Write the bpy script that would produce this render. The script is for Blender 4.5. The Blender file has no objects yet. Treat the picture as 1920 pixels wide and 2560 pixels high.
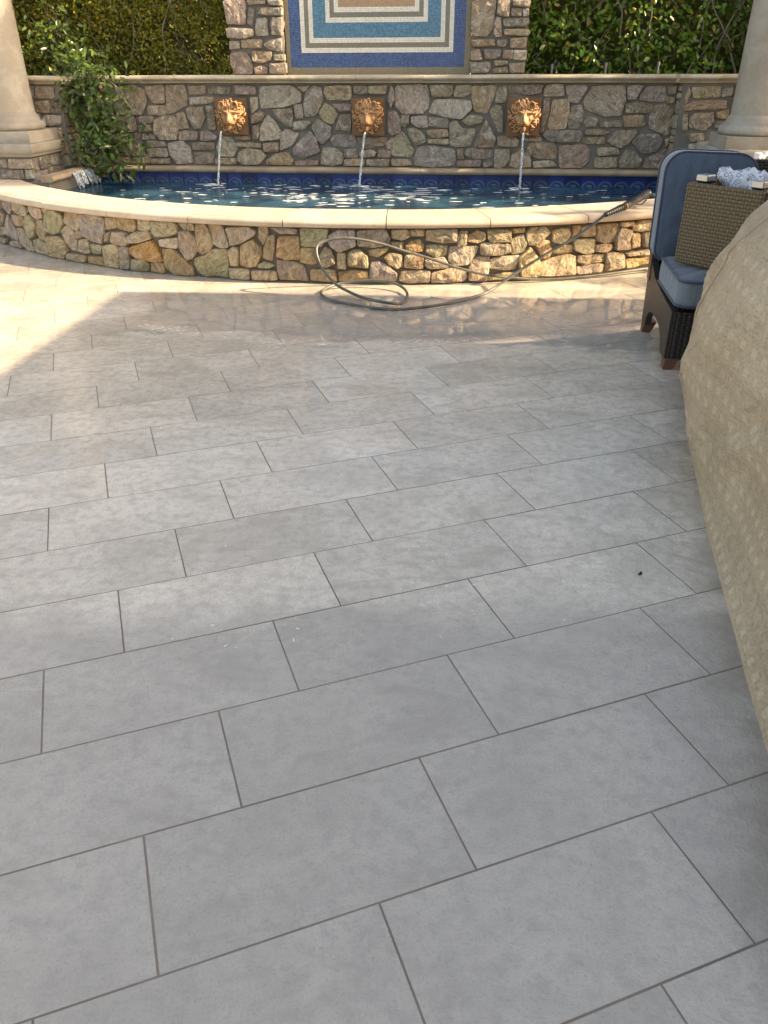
import bpy, bmesh, math, random
import numpy as np
from mathutils import Vector, Matrix, noise as mnoise

random.seed(7); RNG = np.random.default_rng(7)
SC = bpy.context.scene
COL = SC.collection

# ------------------------------------------------------------------ camera, sky, sun, exposure
CAM_H = 1.388
PITCH, ROLL = .5223, -.0043
F = Vector((0, math.cos(PITCH), -math.sin(PITCH)))
UP = Vector((0, math.sin(PITCH), math.cos(PITCH)))
RT = Vector((1, 0, 0))
cr, sr = math.cos(ROLL), math.sin(ROLL)
R2 = RT * cr + UP * sr
U2 = UP * cr - RT * sr
cam = bpy.data.cameras.new('camera')
cam.sensor_fit = 'VERTICAL'; cam.sensor_height = 36.0; cam.sensor_width = 27.0
cam.lens = 1950.0 / 2560.0 * 36.0
cam.clip_start = .05; cam.clip_end = 2000
camo = bpy.data.objects.new('camera', cam); COL.objects.link(camo)
camo.matrix_world = Matrix(((R2.x, U2.x, -F.x, 0), (R2.y, U2.y, -F.y, 0), (R2.z, U2.z, -F.z, CAM_H), (0, 0, 0, 1)))
SC.camera = camo

SUN = Vector((.72, -.115, .42)).normalized()
world = bpy.data.worlds.new('World'); SC.world = world; world.use_nodes = True
wn = world.node_tree.nodes; wl = world.node_tree.links
bg = wn['Background']
sky = wn.new('ShaderNodeTexSky'); sky.sky_type = 'NISHITA'; sky.sun_disc = False
sky.sun_elevation = math.asin(SUN.z); sky.sun_rotation = math.atan2(SUN.x, SUN.y)
sky.air_density = 1.0; sky.dust_density = 2.0; sky.ozone_density = 1.0
wl.new(sky.outputs[0], bg.inputs[0]); bg.inputs[1].default_value = .15
sl = bpy.data.lights.new('sun', 'SUN'); sl.energy = 4.4; sl.angle = math.radians(.6); sl.color = (1, .91, .76)
so = bpy.data.objects.new('sun', sl); COL.objects.link(so)
so.rotation_euler = (-SUN).to_track_quat('-Z', 'Y').to_euler()
SC.view_settings.view_transform = 'Standard'; SC.view_settings.look = 'None'
SC.view_settings.gamma = 1; SC.view_settings.use_curve_mapping = False
SC.view_settings.exposure = 1.62
SC.view_settings.use_white_balance = True; SC.view_settings.white_balance_temperature = 8900; SC.view_settings.white_balance_tint = 13
SC.cycles.max_bounces = 8; SC.cycles.transparent_max_bounces = 12
SC.cycles.use_denoising = True

# ------------------------------------------------------------------ frames of reference
M_ = .12; L_ = math.hypot(1, M_)
DV = Vector((1, -M_, 0)) / L_          # along the fountain wall
NV = Vector((-M_, -1, 0)) / L_         # out of it, towards the patio
O_ = Vector((0, 8.33, 0))
WYAW = math.atan2(DV.y, DV.x)
def BW(s, t, z): return O_ + DV * s + NV * t + Vector((0, 0, z))
PC = Vector((.15, 10.5, 0))            # centre of the curved pool wall
def PW(th, r, z): return Vector((PC.x + r * math.sin(th), PC.y - r * math.cos(th), z))
TW = .308; TL = .616; TYAW = .3410; TX, TY = -1.5863 * TW, 1.3784 * TW

# ------------------------------------------------------------------ object helpers
def thing(name, label, cat, loc=(0, 0, 0), rz=0, group=None):
    o = bpy.data.objects.new(name, None); COL.objects.link(o)
    o.empty_display_size = .1
    o.location = loc; o.rotation_euler = (0, 0, rz)
    o['label'] = label; o['category'] = cat
    if group: o['group'] = group
    return o
def tag(o, label, cat, group=None):
    o['label'] = label; o['category'] = cat
    if group: o['group'] = group
    return o
def mesh(verts, faces, smooth=False):
    m = bpy.data.meshes.new('m'); m.from_pydata([tuple(v) for v in verts], [], [tuple(f) for f in faces]); m.update()
    if smooth: m.polygons.foreach_set('use_smooth', [True] * len(m.polygons))
    return m
def link(name, me, mat=None, parent=None, world=False, kind=None):
    """one mesh object; world=True: its vertices are given in world coordinates although it has a placed parent"""
    o = bpy.data.objects.new(name, me); COL.objects.link(o)
    if mat is not None:
        if isinstance(mat, (list, tuple)):
            if not me.materials:
                for a in mat: me.materials.append(a)
        elif not me.materials: me.materials.append(mat)
    if parent is not None:
        o.parent = parent
        if world:
            M = Matrix.Translation(parent.location) @ parent.rotation_euler.to_matrix().to_4x4()
            if parent.parent is None: o.matrix_parent_inverse = M.inverted()
    if kind: o['kind'] = kind
    return o
class MB:
    def __init__(s): s.v = []; s.f = []; s.m = []
    def add(s, vs, fs, mi=0):
        b = len(s.v); s.v += [Vector(v) for v in vs]; s.f += [tuple(i + b for i in f) for f in fs]; s.m += [mi] * len(fs)
    def box(s, a, b, mi=0, fn=None):
        x0, y0, z0 = a; x1, y1, z1 = b
        vs = [Vector(p) for p in ((x0, y0, z0), (x1, y0, z0), (x1, y1, z0), (x0, y1, z0), (x0, y0, z1), (x1, y0, z1), (x1, y1, z1), (x0, y1, z1))]
        if fn: vs = [fn(*p) for p in vs]
        s.add(vs, [(0, 3, 2, 1), (4, 5, 6, 7), (0, 1, 5, 4), (1, 2, 6, 5), (2, 3, 7, 6), (3, 0, 4, 7)], mi)
    def tube(s, pts, rad, n=8, mi=0, cap=True):
        pts = [Vector(p) for p in pts]; k = len(pts)
        if not isinstance(rad, (list, tuple)): rad = [rad] * k
        up = None; vs = []
        for i in range(k):
            d = (pts[min(i + 1, k - 1)] - pts[max(i - 1, 0)]).normalized()
            if up is None:
                up = d.orthogonal().normalized()
            else:
                up = (up - d * up.dot(d)); up = up.normalized() if up.length > 1e-6 else d.orthogonal().normalized()
            w = d.cross(up)
            for j in range(n):
                a = 2 * math.pi * j / n
                vs.append(pts[i] + (up * math.cos(a) + w * math.sin(a)) * rad[i])
        fs = [(i * n + j, i * n + (j + 1) % n, (i + 1) * n + (j + 1) % n, (i + 1) * n + j) for i in range(k - 1) for j in range(n)]
        if cap: fs += [tuple(range(n))[::-1], tuple((k - 1) * n + j for j in range(n))]
        s.add(vs, fs, mi)
    def lathe(s, prof, c, n=40, mi=0):
        vs = []; k = len(prof)
        for r, z in prof:
            for j in range(n):
                a = 2 * math.pi * j / n
                vs.append(Vector(c) + Vector((r * math.cos(a), r * math.sin(a), z)))
        fs = [(i * n + j, i * n + (j + 1) % n, (i + 1) * n + (j + 1) % n, (i + 1) * n + j) for i in range(k - 1) for j in range(n)]
        s.add(vs, fs, mi)
    def sweep(s, prof, fn, us, mi=0, cap=True):
        """closed profile [(p,q)], fn(u,p,q) -> point, along us"""
        n = len(prof); k = len(us)
        vs = [fn(u, p, q) for u in us for p, q in prof]
        fs = [(i * n + j, i * n + (j + 1) % n, (i + 1) * n + (j + 1) % n, (i + 1) * n + j) for i in range(k - 1) for j in range(n)]
        if cap: fs += [tuple(range(n))[::-1], tuple((k - 1) * n + j for j in range(n))]
        s.add(vs, fs, mi)
    def build(s, name, mat=None, parent=None, smooth=False, world=False, kind=None, auto=None, fix=True):
        me = mesh(s.v, s.f, smooth)
        if isinstance(mat, (list, tuple)):
            for a in mat: me.materials.append(a)
            me.polygons.foreach_set('material_index', s.m)
        if fix:
            bm = bmesh.new(); bm.from_mesh(me); bmesh.ops.recalc_face_normals(bm, faces=bm.faces)
            if auto is not None:
                for e in bm.edges:
                    if len(e.link_faces) == 2 and e.calc_face_angle(0) > auto: e.smooth = False
                for fa in bm.faces: fa.smooth = True
            bm.to_mesh(me); bm.free()
        return link(name, me, mat, parent, world, kind)
def spline(pts, per=8):
    P = [Vector(p) for p in pts]; out = []
    for i in range(len(P) - 1):
        p0 = P[max(i - 1, 0)]; p1 = P[i]; p2 = P[i + 1]; p3 = P[min(i + 2, len(P) - 1)]
        for k in range(per):
            t = k / per
            out.append(.5 * ((2 * p1) + (p2 - p0) * t + (2 * p0 - 5 * p1 + 4 * p2 - p3) * t * t + (3 * p1 - p0 - 3 * p2 + p3) * t ** 3))
    out.append(P[-1]); return out
def nz(p, s=1.0, k=0): return mnoise.noise(Vector(p) * s + Vector((k * 7.3, k * 3.1, k * 5.7)))

# ------------------------------------------------------------------ materials
class NT:
    def __init__(s, name):
        s.m = bpy.data.materials.new(name); s.m.use_nodes = True
        s.t = s.m.node_tree; s.b = s.t.nodes['Principled BSDF']; s.out = s.t.nodes['Material Output']
    def n(s, typ, **kw):
        o = s.t.nodes.new(typ)
        for k, v in kw.items(): setattr(o, k, v)
        return o
    def l(s, a, b): s.t.links.new(a, b)
    def val(s, inp, v):
        if hasattr(v, 'node'): s.l(v, inp)
        elif v is not None: inp.default_value = v
    def math(s, op, a, b=None, c=None, clamp=False):
        o = s.n('ShaderNodeMath', operation=op); o.use_clamp = clamp
        s.val(o.inputs[0], a)
        if b is not None: s.val(o.inputs[1], b)
        if c is not None: s.val(o.inputs[2], c)
        return o.outputs[0]
    def pos(s): return s.n('ShaderNodeNewGeometry').outputs['Position']
    def obj(s): return s.n('ShaderNodeTexCoord').outputs['Object']
    def uv(s): return s.n('ShaderNodeTexCoord').outputs['UV']
    def xyz(s, v):
        o = s.n('ShaderNodeSeparateXYZ'); s.l(v, o.inputs[0]); return o.outputs
    def comb(s, x, y, z):
        o = s.n('ShaderNodeCombineXYZ'); s.val(o.inputs[0], x); s.val(o.inputs[1], y); s.val(o.inputs[2], z); return o.outputs[0]
    def vmath(s, op, a, b):
        o = s.n('ShaderNodeVectorMath', operation=op); s.val(o.inputs[0], a); s.val(o.inputs[1], b); return o.outputs[0]
    def noise(s, v, scale, detail=3, rough=.55, dist=0):
        o = s.n('ShaderNodeTexNoise'); s.val(o.inputs['Vector'], v); o.inputs['Scale'].default_value = scale
        o.inputs['Detail'].default_value = detail; o.inputs['Roughness'].default_value = rough; o.inputs['Distortion'].default_value = dist
        return o.outputs['Fac']
    def voro(s, v, scale, feature='F1', out='Distance'):
        o = s.n('ShaderNodeTexVoronoi', feature=feature); s.val(o.inputs['Vector'], v); o.inputs['Scale'].default_value = scale
        return o.outputs[out]
    def ramp(s, f, stops, interp='LINEAR'):
        o = s.n('ShaderNodeValToRGB'); s.val(o.inputs[0], f); e = o.color_ramp.elements; o.color_ramp.interpolation = interp
        while len(e) < len(stops): e.new(.5)
        for i, (p, c) in enumerate(stops):
            e[i].position = p; e[i].color = (c, c, c, 1) if isinstance(c, (int, float)) else (*c, 1)
        return o.outputs[0]
    def mix(s, f, a, b, blend='MIX'):
        o = s.n('ShaderNodeMix', data_type='RGBA', blend_type=blend)
        s.val(o.inputs[0], f)
        for i, c in ((6, a), (7, b)):
            if hasattr(c, 'node'): s.l(c, o.inputs[i])
            else: o.inputs[i].default_value = (*c, 1) if len(c) == 3 else c
        return o.outputs[2]
    def sm(s, v, a, b):
        o = s.n('ShaderNodeMapRange', interpolation_type='SMOOTHSTEP'); s.val(o.inputs[0], v); s.val(o.inputs[1], a); s.val(o.inputs[2], b)
        return o.outputs[0]
    def bump(s, h, strength=.5, dist=.01, prev=None):
        o = s.n('ShaderNodeBump'); s.l(h, o.inputs['Height']); o.inputs['Strength'].default_value = strength; o.inputs['Distance'].default_value = dist
        if prev is not None: s.l(prev, o.inputs['Normal'])
        return o.outputs[0]
    def fin(s, col=None, rough=None, normal=None, **kw):
        if col is not None:
            if hasattr(col, 'node'): s.l(col, s.b.inputs['Base Color'])
            else: s.b.inputs['Base Color'].default_value = (*col, 1)
        if rough is not None: s.val(s.b.inputs['Roughness'], rough)
        if normal is not None: s.l(normal, s.b.inputs['Normal'])
        for k, v in kw.items(): s.val(s.b.inputs[k], v)
        return s.m

def m_stone(name, pale=(.60, .55, .47), rust=(.44, .22, .08), rustamt=.55, dk=(.42, .36, .30)):
    t = NT(name); oi = t.n('ShaderNodeObjectInfo'); p = t.pos(); rnd = oi.outputs['Random']
    pp = t.vmath('ADD', p, t.comb(t.math('MULTIPLY', rnd, 31.0), t.math('MULTIPLY', rnd, 17.0), 0))
    st = t.n('ShaderNodeVectorRotate'); t.l(pp, st.inputs['Vector']); st.rotation_type = 'EULER_XYZ'
    t.l(t.comb(t.math('MULTIPLY', rnd, 9.0), t.math('MULTIPLY', rnd, 23.0), t.math('MULTIPLY', rnd, 5.0)), st.inputs['Rotation'])
    layer = t.noise(t.vmath('MULTIPLY', st.outputs[0], (1, 1, 3.2)), 9, 5, .62, 1.6)
    a = t.noise(pp, 8, 6, .66, 1.4); b = t.noise(pp, 42, 5, .66); c = t.noise(pp, 5, 3, .6, .5); f = t.noise(pp, 120, 3, .7)
    col = oi.outputs['Color']
    dark = t.mix(1.0, col, dk, 'MULTIPLY')
    col = t.mix(t.ramp(layer, [(.34, .85), (.56, 0.0)]), col, dark)
    col = t.mix(t.ramp(c, [(.50, 0.0), (.66, rustamt)]), col, rust)
    col = t.mix(t.ramp(a, [(.53, 0.0), (.66, .75)]), col, pale)
    col = t.mix(t.ramp(b, [(.34, .60), (.46, 0.0)]), col, dark)
    col = t.mix(t.ramp(f, [(.36, .5), (.48, 0.0)]), col, dark)
    pits = t.ramp(t.voro(pp, 80), [(.10, 1.0), (.24, 0.0)])
    pm = t.math('MULTIPLY', pits, t.ramp(t.noise(pp, 6, 2), [(.54, 0.0), (.60, 1.0)]))
    col = t.mix(t.math('MULTIPLY', pm, .8), col, (.045, .035, .025))
    h = t.math('ADD', t.math('MULTIPLY', layer, 1.1), t.math('ADD', t.math('MULTIPLY', b, .45), t.math('MULTIPLY', a, .6)))
    h = t.math('SUBTRACT', h, t.math('MULTIPLY', pm, .5))
    return t.fin(col, t.ramp(b, [(.3, .6), (.7, .85)]), t.bump(h, 1.0, .022), **{'Specular IOR Level': .35})
def m_mortar(name, col):
    t = NT(name); p = t.pos(); a = t.noise(p, 30, 5); b = t.noise(p, 4, 3)
    c = t.mix(t.ramp(b, [(.35, 0.0), (.65, 1.0)]), tuple(x * .72 for x in col), col)
    return t.fin(c, .92, t.bump(a, .7, .008))
def m_cast(name, col, stain=.35, bumpy=.35):
    """cast limestone of copings, caps and columns"""
    t = NT(name); p = t.pos(); oi = t.n('ShaderNodeObjectInfo')
    a = t.noise(p, 5, 5, .6, .6); b = t.noise(p, 60, 4); c = t.noise(p, 1.7, 3)
    k = t.math('MULTIPLY_ADD', oi.outputs['Random'], .22, .88)
    base = t.mix(1.0, col, t.comb(k, k, t.math('MULTIPLY', k, .98)), 'MULTIPLY')
    cc = t.mix(t.ramp(a, [(.40, stain), (.60, 0.0)]), base, (col[0] * .62, col[1] * .52, col[2] * .42))
    cc = t.mix(t.ramp(c, [(.55, 0.0), (.72, stain * .8)]), cc, (col[0] * .55, col[1] * .5, col[2] * .45))
    cc = t.mix(t.ramp(b, [(.36, .30), (.52, 0.0)]), cc, (col[0] * .7, col[1] * .66, col[2] * .6))
    pit = t.math('MULTIPLY', t.ramp(t.voro(p, 55), [(.06, 1.0), (.16, 0.0)]), t.ramp(t.noise(p, 8, 2), [(.50, 0.0), (.60, 1.0)]))
    cc = t.mix(t.math('MULTIPLY', pit, .55), cc, (col[0] * .35, col[1] * .3, col[2] * .25))
    return t.fin(cc, .7, t.bump(t.math('SUBTRACT', t.math('ADD', b, a), pit), bumpy, .004))
def m_leaf(name, c1, c2, c3, rough=.38, yellow=.05):
    t = NT(name); g = t.n('ShaderNodeNewGeometry'); r = g.outputs['Random Per Island']
    col = t.ramp(r, [(0, c1), (.5, c2), (1 - yellow, c3), (1 - yellow * .6, (.42, .30, .03)), (1.0, (.36, .16, .03))])
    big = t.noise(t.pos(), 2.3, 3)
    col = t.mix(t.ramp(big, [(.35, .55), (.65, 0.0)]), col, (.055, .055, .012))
    t.fin(col, rough, **{'Specular IOR Level': .5})
    tr = t.n('ShaderNodeBsdfTranslucent'); t.l(t.mix(.5, col, (.22, .30, .02)), tr.inputs[0])
    mx = t.n('ShaderNodeMixShader'); mx.inputs[0].default_value = .30
    t.l(t.b.outputs[0], mx.inputs[1]); t.l(tr.outputs[0], mx.inputs[2]); t.l(mx.outputs[0], t.out.inputs[0])
    return t.m
def m_plain(name, col, rough=.6, metal=0.0, nscale=40, amt=.25, bump=.2, **kw):
    t = NT(name); a = t.noise(t.obj(), nscale, 4)
    c = t.mix(t.ramp(a, [(.35, amt), (.65, 0.0)]), col, tuple(x * .55 for x in col))
    return t.fin(c, rough, t.bump(a, bump, .003), Metallic=metal, **kw)
def m_weave(name, c1, c2, su, sv, strength=1.0, rough=.45):
    """basket weave: over-and-under strands"""
    t = NT(name); x, y, z = t.xyz(t.obj()); u = t.math('MULTIPLY', t.math('ADD', x, y), su); v = t.math('MULTIPLY', z, sv)
    par = t.math('MODULO', t.math('ADD', t.math('FLOOR', t.math('ADD', u, 500.0)), t.math('FLOOR', t.math('ADD', v, 500.0))), 2.0)
    fu = t.math('ABSOLUTE', t.math('SINE', t.math('MULTIPLY', u, math.pi))); fv = t.math('ABSOLUTE', t.math('SINE', t.math('MULTIPLY', v, math.pi)))
    hu = t.math('MULTIPLY', t.math('POWER', fu, .5), t.math('POWER', fv, .25)); hv = t.math('MULTIPLY', t.math('POWER', fv, .5), t.math('POWER', fu, .25))
    h1 = t.math('MULTIPLY_ADD', hu, .75, .1); h2 = t.math('MULTIPLY_ADD', hv, .8, .25)
    h = t.math('ADD', t.math('MULTIPLY', h1, par), t.math('MULTIPLY', h2, t.math('SUBTRACT', 1.0, par)))
    n = t.noise(t.obj(), 60, 3)
    col = t.mix(t.ramp(h, [(.15, 0.0), (.8, 1.0)]), tuple(a * .35 for a in c1), t.mix(par, c1, c2))
    col = t.mix(t.ramp(n, [(.3, .35), (.6, 0.0)]), col, tuple(a * .6 for a in c1))
    return t.fin(col, rough, t.bump(h, strength, .006))

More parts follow.
